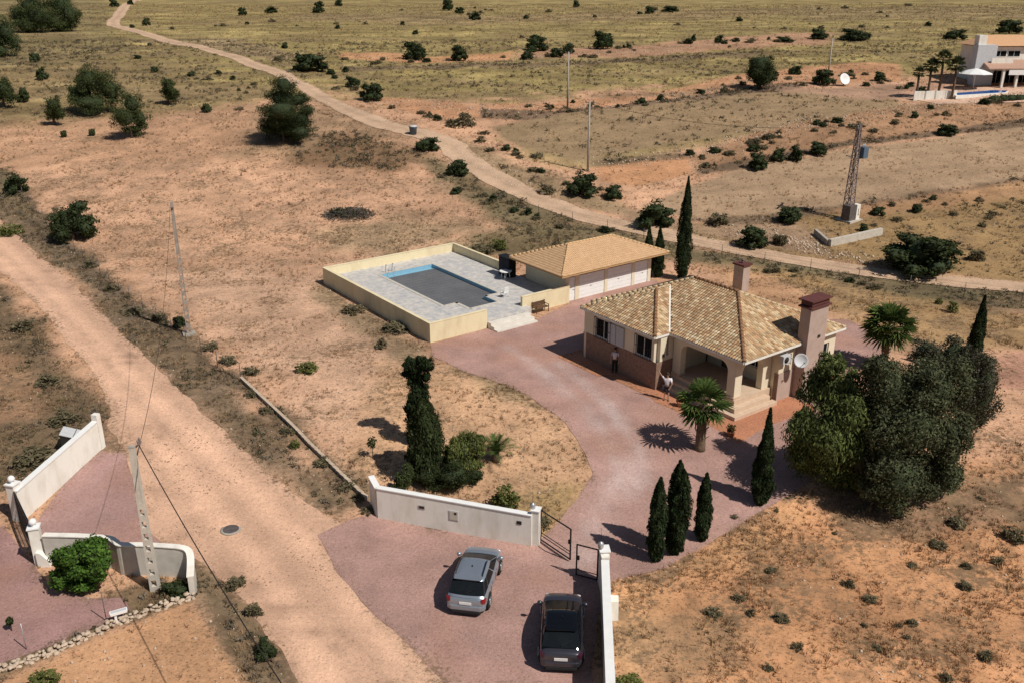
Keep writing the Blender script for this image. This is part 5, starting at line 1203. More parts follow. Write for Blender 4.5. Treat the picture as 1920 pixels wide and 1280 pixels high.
        tl = MB(); yb = W/2*.83; tl.prism([(-hx*1.0+.02, s*(yb-.08)), (-hx*1.0+.03, s*(yb+.02)), (-hx*.955, s*(yb+.105)), (-hx*.87, s*(yb+.135)), (-hx*.87, s*(yb+.09)), (-hx*.955, s*(yb-.08))], belt_z*.74, belt_z*.95); tl.build('taillight', M['dark_lens'] if rear_dark else M['red_lens'], o, bevel=.015)
        ha = MB(); [ha.box((x, s*(W/2+.012), belt_z*.86), (.16, .03, .03)) for x in (-.62, .42)]; ha.build('door_handle', paint, o)
        sm = MB(); [sm.box((x, s*(W/2-.001), belt_z*.62), (.012, .012, belt_z*.45)) for x in (-.86, .18, 1.05)]; sm.build('door_seam', M['tyre'], o)
    bu = MB(); bu.prism([(-hx-.045, -W*.36), (-hx-.045, W*.36), (-hx+.06, W*.455), (-hx+.25, W*.485), (-hx+.25, -W*.485), (-hx+.06, -W*.455)], .36, .60); bu.build('rear_bumper', paint if not rear_dark else paint, o, bevel=.04)
    MB().prism([(-hx-.05, -W*.34), (-hx-.05, W*.34), (-hx+.2, W*.44), (-hx+.2, -W*.44)], .22, .36).build('bumper_skirt', M['tyre'], o, bevel=.02)
    MB().box((-hx-.02, 0, belt_z*.74), (.03, .54, .12)).build('number_plate', M['plate'], o)
    MB().box((hx-.01, 0, .46), (.05, W*.5, .18)).build('grille', M['tyre'], o)
    sp = MB(); sp.prism([(xr1-.20, -wr*.86), (xr1-.20, wr*.86), (xr1+.12, wr*.92), (xr1+.12, -wr*.92)], Hh-.02, Hh+.012); sp.build('roof_spoiler', roofmat or paint, o, bevel=.01)
    wp = MB(); wp.bar((xr0+.0, .0, belt_z+.16), (xr0+.17, -.42, belt_z+.34), .02); wp.build('rear_wiper', M['tyre'], o)
    if rails:
        for s in (-1, 1): q = MB(); q.tube([(xr1+.12, s*wr*.86, Hh+.0), (xr1+.25, s*wr*.87, Hh+.085), (xf1-.22, s*wr*.84, Hh+.085), (xf1-.06, s*wr*.83, Hh+.0)], .022, 6); q.build('roof_rail', M['black_metal'], o)
    MB().box((cx+.1, 0, Hh+.022), (.06, .05, .05)).build('roof_aerial', M['black_metal'], o)
    return o, patch, cab
silver = car_paint('paint_silver', (.33, .375, .43)); darkp = car_paint('paint_dark', (.060, .058, .075), .5, .28); blackr = car_paint('paint_black', (.004, .004, .005), .0, .10); blackr.node_tree.nodes['Principled BSDF'].inputs['Coat Weight'].default_value = .1
c1, _, _ = car('parked_car', 'silver grey estate car with roof rails parked below the long white wall', (-1.66, 35.42, 0.02), R(80), 4.30, 1.82, 1.58, silver, None, .98, .98, (-2.02, -1.42, -.02, 1.26), rails=True)
c2, _, _ = car('parked_car', 'dark grey car with black roof parked beside the right-hand white wall', (2.10, 31.88, 0.02), R(86), 4.30, 1.78, 1.55, darkp, blackr, .98, .99, (-1.86, -1.22, -.10, 1.26), rear_dark=True)
# ------------------------------------------------------------------ cypresses
cypress(1425, 944, 179, 48, 'tall single dark cypress on the gravel in front of the big bushy trees', 1, 7000, full=1.35)
cypress(1229, 1051, 156, 38, 'left cypress of the tight clump by the right gate pillar', 2, 5200, tips=2, full=4.2)
cypress(1263, 1037, 174, 46, 'twin-tipped taller cypress in the clump by the right gate pillar', 3, 6500, tips=2, full=4.4)
cypress(1315, 1012, 124, 35, 'short plump cypress standing alone just right of the gate clump', 4, 4200, full=3.2)
cypress(1278, 524, 194, 36, 'tallest slender cypress rising behind the tiled roof of the house', 5, 6000)
cypress(1213, 522, 98, 27, 'thin left cypress of the pair at the right end of the orange roof', 6, 3200)
cypress(1233, 520, 96, 27, 'thin right cypress of the pair at the right end of the orange roof', 7, 3200)
cypress(1819, 700, 146, 36, 'cypress with its tip poking up behind the big bushy trees on the right', 8, 4200)
cypress(795, 898, 152, 74, 'broad shaggy dark cypress beside the yellow-green bush in the garden island', 9, 8500, tips=3, col=BUSH, full=3.2)

def tree(name, label, cat, px, py, lobes, n, s, col, tr, group=None, up=None, core=.58, aspect=1.8, fin=2.8):
    p = GP(px, py); o = thing(name, label, cat, p, 0, group); crown_mesh('crown', clumps(lobes, 12, .36, px), int(n*fin), s/fin**.42, col, o, up=up, aspect=aspect)
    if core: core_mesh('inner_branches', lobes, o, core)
    if tr: trunk(o, *tr)
    return o
def lobed(px, py, boxes):
    """lobes from picture boxes (x centre, y centre, width, height) for something standing at px,py"""
    p = GP(px, py); s = PX(p); out = []; r = random.Random(px)
    for x, y, wd, h in boxes:
        zc = tall(p, y); Xr, Yr, Zr = ray(x, y); xx = Xr*(p.y/Yr)-p.x
        out.append((xx, r.uniform(-.3, .3)*wd/s, zc, wd/s/2, wd/s/2*.9, h/s/2*1.06))
    return out
# big bushy trees on the right
Lb = lobed(1570, 905, [(1545,800,150,190),(1510,850,90,110),(1580,735,110,120),(1540,735,80,90),(1620,820,110,190),(1500,790,60,70),(1590,880,140,90),(1560,690,60,50)])
tree('pepper_tree', 'weeping green pepper tree at the left of the big bushy group beside the house', 'tree', 1570, 905, Lb, 19000, .115, PEPP, (2.2, .22, .12, None, (0, 0), 4, 5), up=(0, 0, -1), aspect=3.0, core=.46)
Lb = lobed(1700, 945, [(1705,790,170,200),(1745,730,130,140),(1668,735,110,120),(1670,880,130,140),(1775,830,90,170),(1740,895,120,110),(1650,690,60,60),(1620,860,70,90),(1790,900,50,70)])
tree('olive_tree', 'largest dull grey-green bushy tree in the middle of the group beside the house', 'tree', 1700, 945, Lb, 24000, .125, GREYT, (2.6, .25, .14, None, (0, 0), 4, 6), core=.56, aspect=2.2)
Lb = lobed(1815, 815, [(1820,725,95,150),(1790,670,80,80),(1845,700,60,90),(1815,770,90,80),(1740,660,70,50)])
tree('olive_tree', 'smaller ragged tree with pale seed heads at the right end of the bushy group', 'tree', 1815, 815, Lb, 9500, .115, [(.075,.078,.045),(.055,.06,.034),(.11,.10,.075)], (1.8, .14, .08, None, (0, 0), 3, 7), core=.55)
# garden island
Lb = lobed(782, 830, [(784,688,50,36),(768,680,28,28),(803,682,26,26),(790,674,24,20),(782,705,40,36),(774,722,30,40),(790,728,30,40),(780,745,36,44),(772,765,30,44),(786,770,34,50),(778,800,40,60),(788,738,46,36),(786,758,50,36),(762,700,20,20),(800,706,18,22)])
tree('cypress', 'flat-headed dark conifer rearing above the shaggy cypress in the garden island', 'cypress tree', 782, 830, Lb, 6500, .095, CYP, (2.5, .12, .08), up=(0, 0, 1), aspect=3.2, core=.4)
Lb = lobed(868, 885, [(868,840,66,66),(890,830,50,50),(850,850,50,50),(880,865,56,30)])
tree('garden_shrub', 'yellow-green feathery bush right of the shaggy cypress in the garden island', 'shrub', 868, 885, Lb, 5200, .085, YGRN, (.8, .06, .03), up=(0, 0, 1), aspect=3.2, core=.6)
Lb = lobed(838, 912, [(800,890,60,50),(850,885,80,50),(830,905,90,30),(890,895,40,30)])
tree('garden_shrub', 'low dark green mound at the foot of the shaggy cypress', 'shrub', 838, 912, Lb, 4200, .085, BUSH, (.5, .06, .03), core=.6)
Lb = lobed(757, 926, [(757,900,34,46),(765,880,26,36),(745,912,26,20)])
tree('garden_shrub', 'upright leafy shrub just behind the left end of the long white wall', 'shrub', 757, 926, Lb, 2400, .08, [(.06,.08,.03),(.08,.10,.04)], (.6, .05, .03), core=.5)
shrub('garden_shrub', 948, 948, 60, 48, 'green', 'spiky olive clump behind the long white wall near its gate pillar', 'shrub')
shrub('garden_shrub', 1010, 985, 60, 26, 'dull', 'low straw-coloured clump beside the gate pillar aerial', 'shrub')
# citrus bush in the neighbour's yard
Lb = lobed(143, 1112, [(150,1062,105,80),(130,1075,70,70),(125,1035,40,40),(175,1035,40,40),(185,1060,50,55),(150,1095,80,40),(110,1085,40,40)])
tree('citrus_bush', 'round bright green leafy bush in front of the wavy white wall', 'shrub', 143, 1112, Lb, 4200, .17, CITR, (.6, .08, .05), core=.6, aspect=1.7)
# palms
def palm(label, px, py, crown_y, wpx, n, seed, thick, skirt=True, col=PALMC, name='fan_palm'):
    p = GP(px, py); o = thing(name, label, 'palm tree', p, 0); h = tall(p, crown_y); L = wpx/PX(p)/2*1.12
    m = MB(); k = 12; m.tube([(0, 0, -.15)]+[(0, 0, h*i/k) for i in range(1, k+1)], [thick*1.25]+[thick*(1.12-.25*i/k)*(1+.05*(i % 2)) for i in range(1, k+1)], 12); m.build('trunk', M['palm_trunk'], o)
    palm_fan(o, (0, 0, h), n, L, seed, col, .55)
    if skirt:
        b = MB(); r = random.Random(seed)
        for i in range(60):
            a = r.uniform(0, 6.28); z = h*r.uniform(.25, 1.0); b.bar((math.cos(a)*thick, math.sin(a)*thick, z), (math.cos(a)*thick*1.6, math.sin(a)*thick*1.6, z+.16), .05, .02)
        b.build('leaf_bases', M['palm_trunk'], o)
    return o
palm('fan palm with stout trunk on the gravel in front of the arched porch', 1312, 842, 755, 92, 23, 1, .27)
palm('round-headed fan palm behind the right end of the house', 1655, 690, 612, 90, 36, 2, .22)
# feather-leaved palm in the island
def date_palm(label, px, py, wpx, seed):
    p = GP(px, py); o = thing('feather_palm', label, 'palm tree', p, 0); L = wpx/PX(p)/2*1.25; r = random.Random(seed)
    MB().tube([(0, 0, -.1), (0, 0, .5)], [.22, .2], 10).build('trunk', M['palm_trunk'], o)
    for i in range(26):
        a = i*2.399; el = R(82-60*(i/26)); V, T, C = [], [], []; c = np.array(PALMC[i % 3])*.9; P = []
        for q in range(9):
            t = q/8; P.append(Vector((math.cos(a)*math.cos(el)*L*t, math.sin(a)*math.cos(el)*L*t, .5+L*(math.sin(el)*t-.42*t*t))))
        for q in range(1, 9):
            d = (P[q]-P[q-1]).normalized(); sd_ = d.cross(Vector((0, 0, 1))).normalized()
            for s in (-1, 1):
                for h in (0, .5):
                    b0 = P[q-1].lerp(P[q], h); e = b0+(sd_*s*.75+d*.7+Vector((0, 0, .15))).normalized()*L*.32*(1-.5*q/8); b = len(V); wv = d*.03
                    V += [b0-wv, b0+wv, e]; T.append((b, b+1, b+2)); C += [c*r.uniform(.8, 1.2)]*3
        np_mesh('frond', np.array([tuple(v) for v in V]), np.array(T), M['leaf'], o, np.array(C))
date_palm('young feather-leaved palm at the right of the yellow-green bush', 930, 864, 92, 4)
# saplings and potted plants
def sapling(px, py, hpx, label, name='sapling'):
    p = GP(px, py); h = max(.5, tall(p, py-hpx)); o = thing(name, label, 'sapling', p); MB().tube([(0, 0, -.1), (.03, .02, h*.8)], [.03, .015], 6).build('trunk', M['bark'], o)
    crown_mesh('crown', [(0, 0, h*.75, h*.22, h*.22, h*.28)], 160, .09, BUSH, o)
sapling(699, 858, 38, 'small dark sapling left of the shaggy cypress'); sapling(22, 1182, 24, 'small scraggy sapling on the mauve yard at the left edge')
def pot(px, py, label):
    p = GP(px, py); o = thing('flower_pot', label, 'flower pot', p); MB().lathe([(.16, 0), (.22, .3), (.25, .32), (.25, .36), (.2, .36)], n=14).build('pot', M['terracotta'], o)
    crown_mesh('plant', [(0, 0, .55, .28, .28, .28)], 160, .09, [(.18,.05,.03),(.09,.10,.03),(.06,.08,.03)], o)
pot(1370, 818, 'potted reddish plant on the paving right of the porch palm'); pot(1275, 762, 'potted plant at the foot of the porch beside the palm')

# ------------------------------------------------------------------ pines, upper left
def pine(px, py, boxes, n, label, s=.13, group=None):
    return tree('pine_tree', label, 'pine tree', px, py, lobed(px, py, boxes), n, s, BUSH if 'alone' in label else PINE, (1.5, .18, .1, None, (0, 0), 0, 3), group, core=.52, aspect=2.4)
pine(532, 268, [(534,160,50,44),(530,185,80,50),(535,205,92,50),(520,228,88,50),(560,225,70,50),(534,248,118,44),(505,242,50,40),(565,246,54,36),(555,190,50,34),(575,208,34,26)], 11000, 'large dark tiered pine standing alone right of the other pines')
pine(180, 208, [(178,150,70,60),(155,170,54,60),(205,170,56,64),(180,190,96,40),(140,180,30,40)], 6000, 'broad rounded pine, biggest of the group near the left edge', .16)
pine(247, 256, [(247,195,46,50),(240,220,56,50),(258,225,44,48),(248,245,50,20)], 3200, 'upright pine with a dark shadow at its foot beside the broad rounded pine', .14)
pine(102, 233, [(103,195,36,36),(98,212,36,36),(112,210,28,34)], 2000, 'small upright pine left of the broad rounded pine', .14)
pine(316, 194, [(318,160,30,28),(312,175,34,30),(326,176,26,30)], 1900, 'small round pine right of the broad rounded pine', .15)
pine(8, 200, [(10,165,40,44),(-8,175,44,50),(20,180,30,34)], 2200, 'pale green pine cut by the left edge', .15)
pine(12, 106, [(12,60,44,56),(-10,70,60,70),(24,80,34,40),(5,95,60,24)], 3200, 'dark pine at the left edge in front of the pine clump', .20)
pine(62, 64, [(50,15,70,60),(80,32,66,56),(30,32,60,56),(60,48,70,34)], 5200, 'left tree of the dense pine clump in the top left corner', .24)
pine(118, 62, [(112,12,66,60),(135,28,42,52),(100,38,60,46),(120,48,60,28)], 5200, 'right tree of the dense pine clump in the top left corner', .24)
for px, py, wd, h, l in [(80,148,26,26,'small young pine above the upright pine left of the broad one'),(66,118,22,24,'little pine on the slope below the left edge pine'),(388,213,22,24,'tiny pine bush at the edge of the bare strip right of the pines'),(45,190,30,34,'loose young pine between two pines at the left edge'),
                       (120,255,14,14,'low tuft of a pine seedling on the bare strip'),(173,252,14,14,'second pine seedling on the bare strip below the broad pine'),(290,135,18,14,'low bush above the small round pine')]:
    shrub('young_pine', px, py, wd, h, 'pine', l, 'pine tree')

# ------------------------------------------------------------------ single bushes one can point to
BU = [(140,450,92,78,'fine','large round dark bush in the bare plot near the left fence'),(585,136,72,38,'dark','wide dark bush where the dirt track bends below the yellow field'),
 (663,162,32,22,'dark','small dark bush behind the carob bush beside the track'),(697,188,48,36,'dark','dark carob bush hugging the upper edge of the dirt track'),
 (780,112,48,40,'dark','round dark bush on the left end of the orange terrace bank'),(862,112,38,32,'dark','round bush second from left along the orange terrace bank'),
 (1005,96,50,34,'dark','ragged dark bush on the terrace bank left of the lone round tree'),(989,111,28,20,'dark','low dark bush in front of the ragged bush on the bank'),
 (1044,108,30,20,'dark','low spreading bush right of the ragged bush on the bank'),(1065,101,24,22,'dark','bush right behind the top of the pole below the bank'),
 (1131,94,40,42,'dark','tall round dark bush on the terrace bank'),(1358,172,20,26,'dull','little dry bush on the orange bank left of the big round tree'),
 (1490,140,26,20,'dark','small bush right of the big round tree'),(1543,159,46,32,'dark','dark bush beside the slender distant pole'),(1650,152,28,20,'dark','dark bush on the edge of the far mauve yard'),
 (868,238,56,46,'dull','sparse grey-green bush right of the dirt track bend'),(800,282,52,28,'dark','spreading bush beside the blue-white bin'),(857,328,52,30,'dark','dense dome-shaped bush at the left edge of the track below the bend'),
 (1025,363,38,28,'dull','grey-green bush left of the thin grey pole'),(1092,366,72,46,'dark','big dark bush at the foot of the thin grey pole'),(1150,373,46,28,'dark','low bush right of the thin grey pole foot'),
 (1225,424,82,50,'dark','wide dense dark bush just left of the tallest cypress'),(1345,421,46,36,'dull','dull green bush right of the tallest cypress beside the field'),(1410,463,62,42,'dark','rounded dark bush on the rubbly bank above the track'),
 (1462,458,34,30,'dull','pale sprawling bush right of the rounded bush above the track'),(1480,416,58,30,'dark','low dark bush at the lower edge of the stubble field left of the pylon'),
 (1420,318,46,36,'dark','largest bush in the row between the two stubble fields'),(1458,303,36,28,'dark','middle bush in the row between the two stubble fields'),(1490,302,34,34,'dark','upright bush right of the middle one between the stubble fields'),
 (1535,291,40,28,'dark','rightmost bush of the row between the stubble fields, left of the pylon'),(1775,251,42,20,'dark','dark bush on the bank below the far villa'),
 (1720,510,150,80,'fine','huge domed dark bush beside the track at the right'),(1828,488,36,32,'dull','small bush right of the huge domed bush'),
 (1605,75,62,24,'dark','long flat dark bush on the upper terrace'),(1535,73,42,22,'dark','bush left of the long flat bush on the upper terrace'),(1470,80,42,12,'dark','very low bush on the upper terrace'),
 (1347,83,18,20,'dark','small upright bush on the upper terrace bank'),(1285,83,32,14,'dull','low dull bush on the upper terrace bank'),(1300,78,12,16,'dark','tiny bush beside the low dull bush of the upper terrace'),(1790,75,42,22,'dark','dark bush left of the far villa chimney'),(1892,64,46,30,'dark','bush behind the roof of the far villa'),
 (598,25,24,26,'dark','small tree-like bush near the top edge above the track'),(635,13,20,16,'dark','bush beside the pale rubble at the top edge'),(840,20,26,24,'dark','taller bush of the trio near the top edge'),(890,38,26,18,'dark','front bush of the trio near the top edge'),(862,26,20,14,'dark','middle bush of the trio near the top edge'),
 (1080,15,16,17,'dark','lone small round bush near the top edge'),(1218,25,22,16,'dark','left bush of the pair near the top edge'),(1256,24,34,14,'dark','right wider bush of the pair near the top edge'),
 (508,25,30,14,'dark','flat bush right of the track top'),(455,30,18,18,'dark','small bush above the track near the top'),(275,48,16,16,'dark','round little bush on the inside of the track bend'),(215,15,22,18,'dark','bush beside the top end of the track'),(245,10,14,12,'dark','bush right of the top end of the track'),
 (575,697,44,24,'green','low green broom bush in the bare plot left of the pool'),(716,652,26,32,'dull','spindly shrub below the pool wall'),(553,838,24,18,'green','small bright green plant against the block wall'),
 (690,960,30,16,'dull','weedy clump at the left end of the long white wall'),(1180,1288,56,26,'green','green bush at the bottom edge right of the white wall'),(85,1292,70,30,'green','green bush at the bottom edge of the bare orange plot'),
 (1590,1098,28,22,'dull','grey-brown shrub in the middle of the dry grass'),(1632,1126,30,17,'dull','shrub just right of the middle shrub in the dry grass'),(1338,1150,37,17,'dull','pale sage clump at the left of the dry grass'),(1465,1160,34,17,'dull','low sage clump in the centre of the dry grass'),
 (1848,1235,30,22,'dull','brownish shrub at the lower right of the dry grass'),(1645,1215,27,12,'dull','small brownish plant in the lower dry grass'),(1495,1215,27,16,'dull','withered clump in the lower dry grass'),(1900,1010,51,32,'dull','grey-green shrub at the right edge below the bushy trees'),
 (1795,985,39,20,'dull','shrub in the shadow below the bushy trees'),(1710,1170,25,17,'dull','pale clump right of centre in the dry grass'),(1775,1275,34,16,'dull','dry clump at the bottom edge of the dry grass'),(1710,1060,25,12,'dull','thin sage plant above the shrubs in the dry grass'),(1700,1195,17,9,'dull','tiny brownish plant in the dry grass'),
 (1870,1055,28,19,'dull','dry clump near the right edge'),(1785,585,26,22,'green','pale green weed clump between the fence and the round-headed palm'),(1760,570,16,14,'green','smaller weed clump beside the pale green one'),
 (105,410,40,30,'dull','dry bush beside the large round bush'),(20,440,46,24,'green','green verge bush at the left edge of the sandy road'),(30,362,50,40,'dark','dark bush at the left edge above the sandy road'),(250,590,40,24,'dull','grey weeds under the wire fence halfway along'),(338,612,34,24,'dark','dark weeds at the foot of the weathered pole'),
 (665,585,50,24,'dull','dry brush in the shadow of the pool wall'),(745,620,60,20,'dull','dry weeds along the lower pool wall'),(900,475,60,26,'dull','dull scrub behind the pool wall'),(935,468,36,22,'green','green weeds behind the far corner of the outbuilding'),
 (330,1112,56,26,'dark','blue-green clump in the corner of the wavy wall'),(475,1150,40,30,'dull','grey bush on the verge below the wavy wall'),(500,1230,46,34,'dark','dark verge bush near the bottom edge left of the road'),(440,1100,44,28,'dull','dry verge bush right of the wavy wall end'),
 (90,720,50,34,'dull','brown bush on the verge left of the sandy road'),(40,620,46,30,'dull','dark brown bush on the verge near the left edge'),(60,870,70,40,'dull','dull brush behind the utility box'),(120,790,60,34,'dull','brush just above the utility box')]
for px, py, wd, h, kd, lb in BU: shrub('bush', px, py, wd, h, kd, lb, 'bush')
for i, (px, py, wd, h, kd) in enumerate([(470,742,30,18,'dull'),(500,772,34,18,'dull'),(540,812,34,20,'dull'),(605,870,36,20,'dull'),(650,915,34,20,'dull'),(672,935,26,18,'dull'),(470,700,36,20,'dull'),(430,680,40,22,'dull'),(395,655,36,20,'dull'),(300,600,34,20,'dull'),(210,545,36,20,'dull'),(170,500,34,20,'dull')]):
    shrub('bush', px, py, wd, h, kd, 'dry weed clump growing against the wire fence and block wall beside the sandy road', 'bush', 'weed clumps along the roadside fence')
bg_ = 'low scrub bushes scattered over the far fields'; r_ = random.Random(12)
def far_scrub(pts, n, lo, hi, jx, jy, label):
    for i in range(n):
        t = r_.random()*(len(pts)-1); a, b = pts[int(t)], pts[int(t)+1]; f = t-int(t); px, py = a[0]+(b[0]-a[0])*f+r_.gauss(0, jx), a[1]+(b[1]-a[1])*f+r_.gauss(0, jy)
        s = r_.uniform(lo, hi); shrub('bush', px, py, s*r_.uniform(1.2, 2.0), s, r_.choice(['dull', 'dark', 'dull']) if py < 600 else 'dull', label, 'bush', label.replace('small low scrub bush', 'scrub bushes').replace('small', 'scrub'))
far_scrub([(520,100),(610,130),(690,180),(840,235),(960,290),(1060,340),(1180,380)], 40, 8, 15, 14, 6, 'small low scrub bush on the upper verge of the dirt track')
far_scrub([(1290,310),(1400,275),(1600,235),(1900,190)], 44, 8, 16, 16, 8, 'small low scrub bush on the bank between the stubble fields')
far_scrub([(640,118),(900,112),(1200,90),(1500,78)], 34, 6, 12, 18, 5, 'small low scrub bush along the orange terrace bank')
far_scrub([(1000,208),(1200,196),(1400,160),(1600,140),(1720,170)], 36, 7, 13, 14, 4, 'small low scrub bush at the foot of the orange bank')
far_scrub([(300,60),(700,50),(1000,40),(1400,30),(1800,45)], 44, 5, 11, 60, 16, 'small low scrub bush dotted over the yellow hillside')
far_scrub([(1620,410),(1750,400),(1900,420)], 14, 10, 18, 20, 16, 'small low scrub bush in the brown scrub right of the pylon')
far_scrub([(800,330),(950,395),(1150,440),(1400,500),(1700,550)], 22, 9, 16, 12, 6, 'small low scrub bush on the near verge of the dirt track')
far_scrub([(1200,1120),(1500,1010),(1850,950),(1700,1150),(1300,1240)], 16, 7, 18, 60, 40, 'small low scrub bush in the dry grass right of the white wall')
far_scrub([(330,140),(460,170),(420,190),(200,90)], 14, 6, 11, 24, 10, 'small low scrub bush on the slope above the pines')
# big round tree
Lb = lobed(1425, 166, [(1425,122,60,46),(1418,135,50,44),(1432,140,48,40),(1424,152,34,24)])
tree('carob_tree', 'large dark round-headed tree standing alone by the orange bank', 'tree', 1425, 166, Lb, 4200, .20, BUSH, (2.2, .25, .18), core=.62)
# heap of cut branches in the bare plot
p = GP(655, 405); o = thing('brush_heap', 'dark flat heap of cut branches in the bare plot left of the pool', 'brush heap', p); s = PX(p)
m = MB(); r_ = random.Random(3); Wd = 95/s/2
for i in range(260):
    a, q = r_.uniform(0, 6.28), r_.random()**.6; b = Vector((math.cos(a)*q*Wd, math.sin(a)*q*Wd*.8, .1+(1-q*q)*.85*r_.random())); d = Vector((r_.gauss(0, 1), r_.gauss(0, 1), r_.gauss(0, .25))).normalized()*r_.uniform(.35, .8); m.bar(b-d, b+d, r_.uniform(.02, .05))
m.build('branches', mat('cut_branch', (.13,.115,.10), (.07,.06,.05), 3, .95), o)
crown_mesh('dead_leaves', [(0, 0, .25, Wd*.9, Wd*.7, .55), (-Wd*.4, 0, .4, Wd*.4, Wd*.4, .5)], 900, .16, [(.05,.055,.03),(.08,.07,.05)], o)
# ------------------------------------------------------------------ people
def grow(name, chains, root_r, matn, parent, lvl=2):
    """one continuous skin grown over connected joints: chains of ((x,y,z), radius) sharing joints by place"""
    V, E, Rd, idx = [], [], [], {}
    def vid(p, r):
        k = tuple(round(c, 4) for c in p)
        if k not in idx: idx[k] = len(V); V.append(k); Rd.append(r)
        return idx[k]
    for c in chains:
        ids = [vid(p, r) for p, r in c]
        E += [(a, b) for a, b in zip(ids[:-1], ids[1:]) if a != b]
    me = bpy.data.meshes.new(name); me.from_pydata(V, E, []); o = bpy.data.objects.new(name, me); COL.objects.link(o); o.parent = parent; me.materials.append(M[matn])
    sk = o.modifiers.new('skin', 'SKIN'); sk.use_smooth_shade = True; lay = me.skin_vertices[0].data
    for i, r in enumerate(Rd): lay[i].radius = (r, r*.85) if not isinstance(r, tuple) else r
    lay[0].use_root = True
    sb = o.modifiers.new('sub', 'SUBSURF'); sb.levels = 1; sb.render_levels = lvl
    return o
def person(label, loc, rz, scale, armL, armR, shorts, shirt='shirt_white', low='cloth_dark'):
    """arms: elbow and wrist positions; y is left-right, x forward"""
    o = thing('person', label, 'person', loc, rz); o.scale = (scale,)*3
    P = (0, 0, .95); legs = []
    for s in (1, -1): legs.append([(P, .13), ((.0, s*.09, .90), .095), ((.02, s*.11, .50), .062), ((-.01, s*.12, .10), .042), ((.0, s*.12, .05), .042), ((.16, s*.14, .035), .034)])
    spine = [(P, .13), ((0, 0, 1.12), .125), ((0, 0, 1.30), .145), ((0, 0, 1.43), .085), ((.01, 0, 1.50), .055), ((.02, 0, 1.56), .062), ((.02, 0, 1.64), .088), ((.015, 0, 1.73), .070)]
    arms = []
    for s, (el, wr) in ((1, armL), (-1, armR)):
        el, wr = Vector(el), Vector(wr); sh = Vector((0, s*.19, 1.40)); d = (wr-el).normalized(); side = d.cross(Vector((1, 0, 0))).normalized()
        if side.length < .1: side = Vector((0, 1, 0))
        palm_ = wr+d*.085; arms.append([((0, 0, 1.30), .145), (tuple(sh), .062), (tuple(el), .042), (tuple(wr), .028), (tuple(palm_), (.018, .034))])
        for k, (off, ln) in enumerate(((-.03, .075), (-.01, .088), (.01, .082), (.03, .064))): arms.append([(tuple(palm_), .03), (tuple(palm_+side*off+d*.04), .009), (tuple(palm_+side*off*1.2+d*(.04+ln*.5)+Vector((.01, 0, 0))), .008), (tuple(palm_+side*off*1.2+d*(.04+ln)+Vector((.025, 0, 0))), .007)])
        arms.append([(tuple(wr), .028), (tuple(wr+d*.03-side*.045), .011), (tuple(wr+d*.075-side*.065), .009)])
    grow('body', legs+[spine]+arms, .13, 'skin', o)
    grow('shirt', [[((0, 0, .98), .155), ((0, 0, 1.14), .15), ((0, 0, 1.30), .165), ((0, 0, 1.42), .11)]]+[[((0, 0, 1.30), .165), ((0, s*.19, 1.40), .08), (tuple(Vector((0, s*.19, 1.40)).lerp(Vector(e[0]), .75)), .068)] for s, e in ((1, armL), (-1, armR))], .15, shirt, o)
    kz = .52 if shorts else .08
    grow('shorts' if shorts else 'trousers', [[((0, 0, 1.0), .15), ((0, 0, .93), .15)]]+[[((0, 0, .93), .15), ((.0, s*.095, .86), .115), ((.02, s*.115, max(.52, kz)), .085)]+([] if shorts else [((-.01, s*.12, .08), .062)]) for s in (1, -1)], .15, low, o)
    MB().lathe([(.02, .105), (.07, .085), (.098, .04), (.102, -.01), (.09, -.05)][::-1], (.005, 0, 1.70), 14).build('hair', M['hair'], o)
    f = MB(); f.lathe([(.004, -.03), (.016, -.01), (.012, .02), (.003, .035)], (.112, 0, 1.645), 6)
    for s in (-1, 1): f.lathe([(.01, -.03), (.018, 0), (.01, .03)], (.01, s*.092, 1.65), 6)
    f.build('nose_and_ears', M['skin'], o)
    e = MB(); [e.lathe([(.003, -.01), (.011, 0), (.003, .01)], (.098, s*.033, 1.665), 6) for s in (-1, 1)]; e.build('eyes', M['cloth_black'], o); MB().box((.098, 0, 1.595), (.012, .05, .010)).build('mouth', M['red_lens'], o)
    sh = MB(); [sh.lathe([(.03, 0), (.055, .01), (.06, .05), (.045, .085)], (.0, s*.12, .0), 10) for s in (-1, 1)]
    for s in (-1, 1): sh.box((.09, s*.13, .035), (.17, .09, .07))
    sh.build('shoe', M['cloth_black'], o, bevel=.015)
    return o
face = R(250)
person('person in white shirt and dark shorts waving one raised arm on the sunlit paving', GP(1249, 750), face, 1.07, ((.12, .30, 1.16), (.16, .22, .98)), ((.05, -.36, 1.58), (.05, -.50, 1.80)), True)
person('person in pale top and black trousers standing in the shadow of the house front', GP(1152, 698), face, 1.02, ((-.02, .27, 1.13), (.06, .26, .88)), ((-.02, -.27, 1.13), (.06, -.26, .88)), False, 'shirt_white', 'cloth_black')

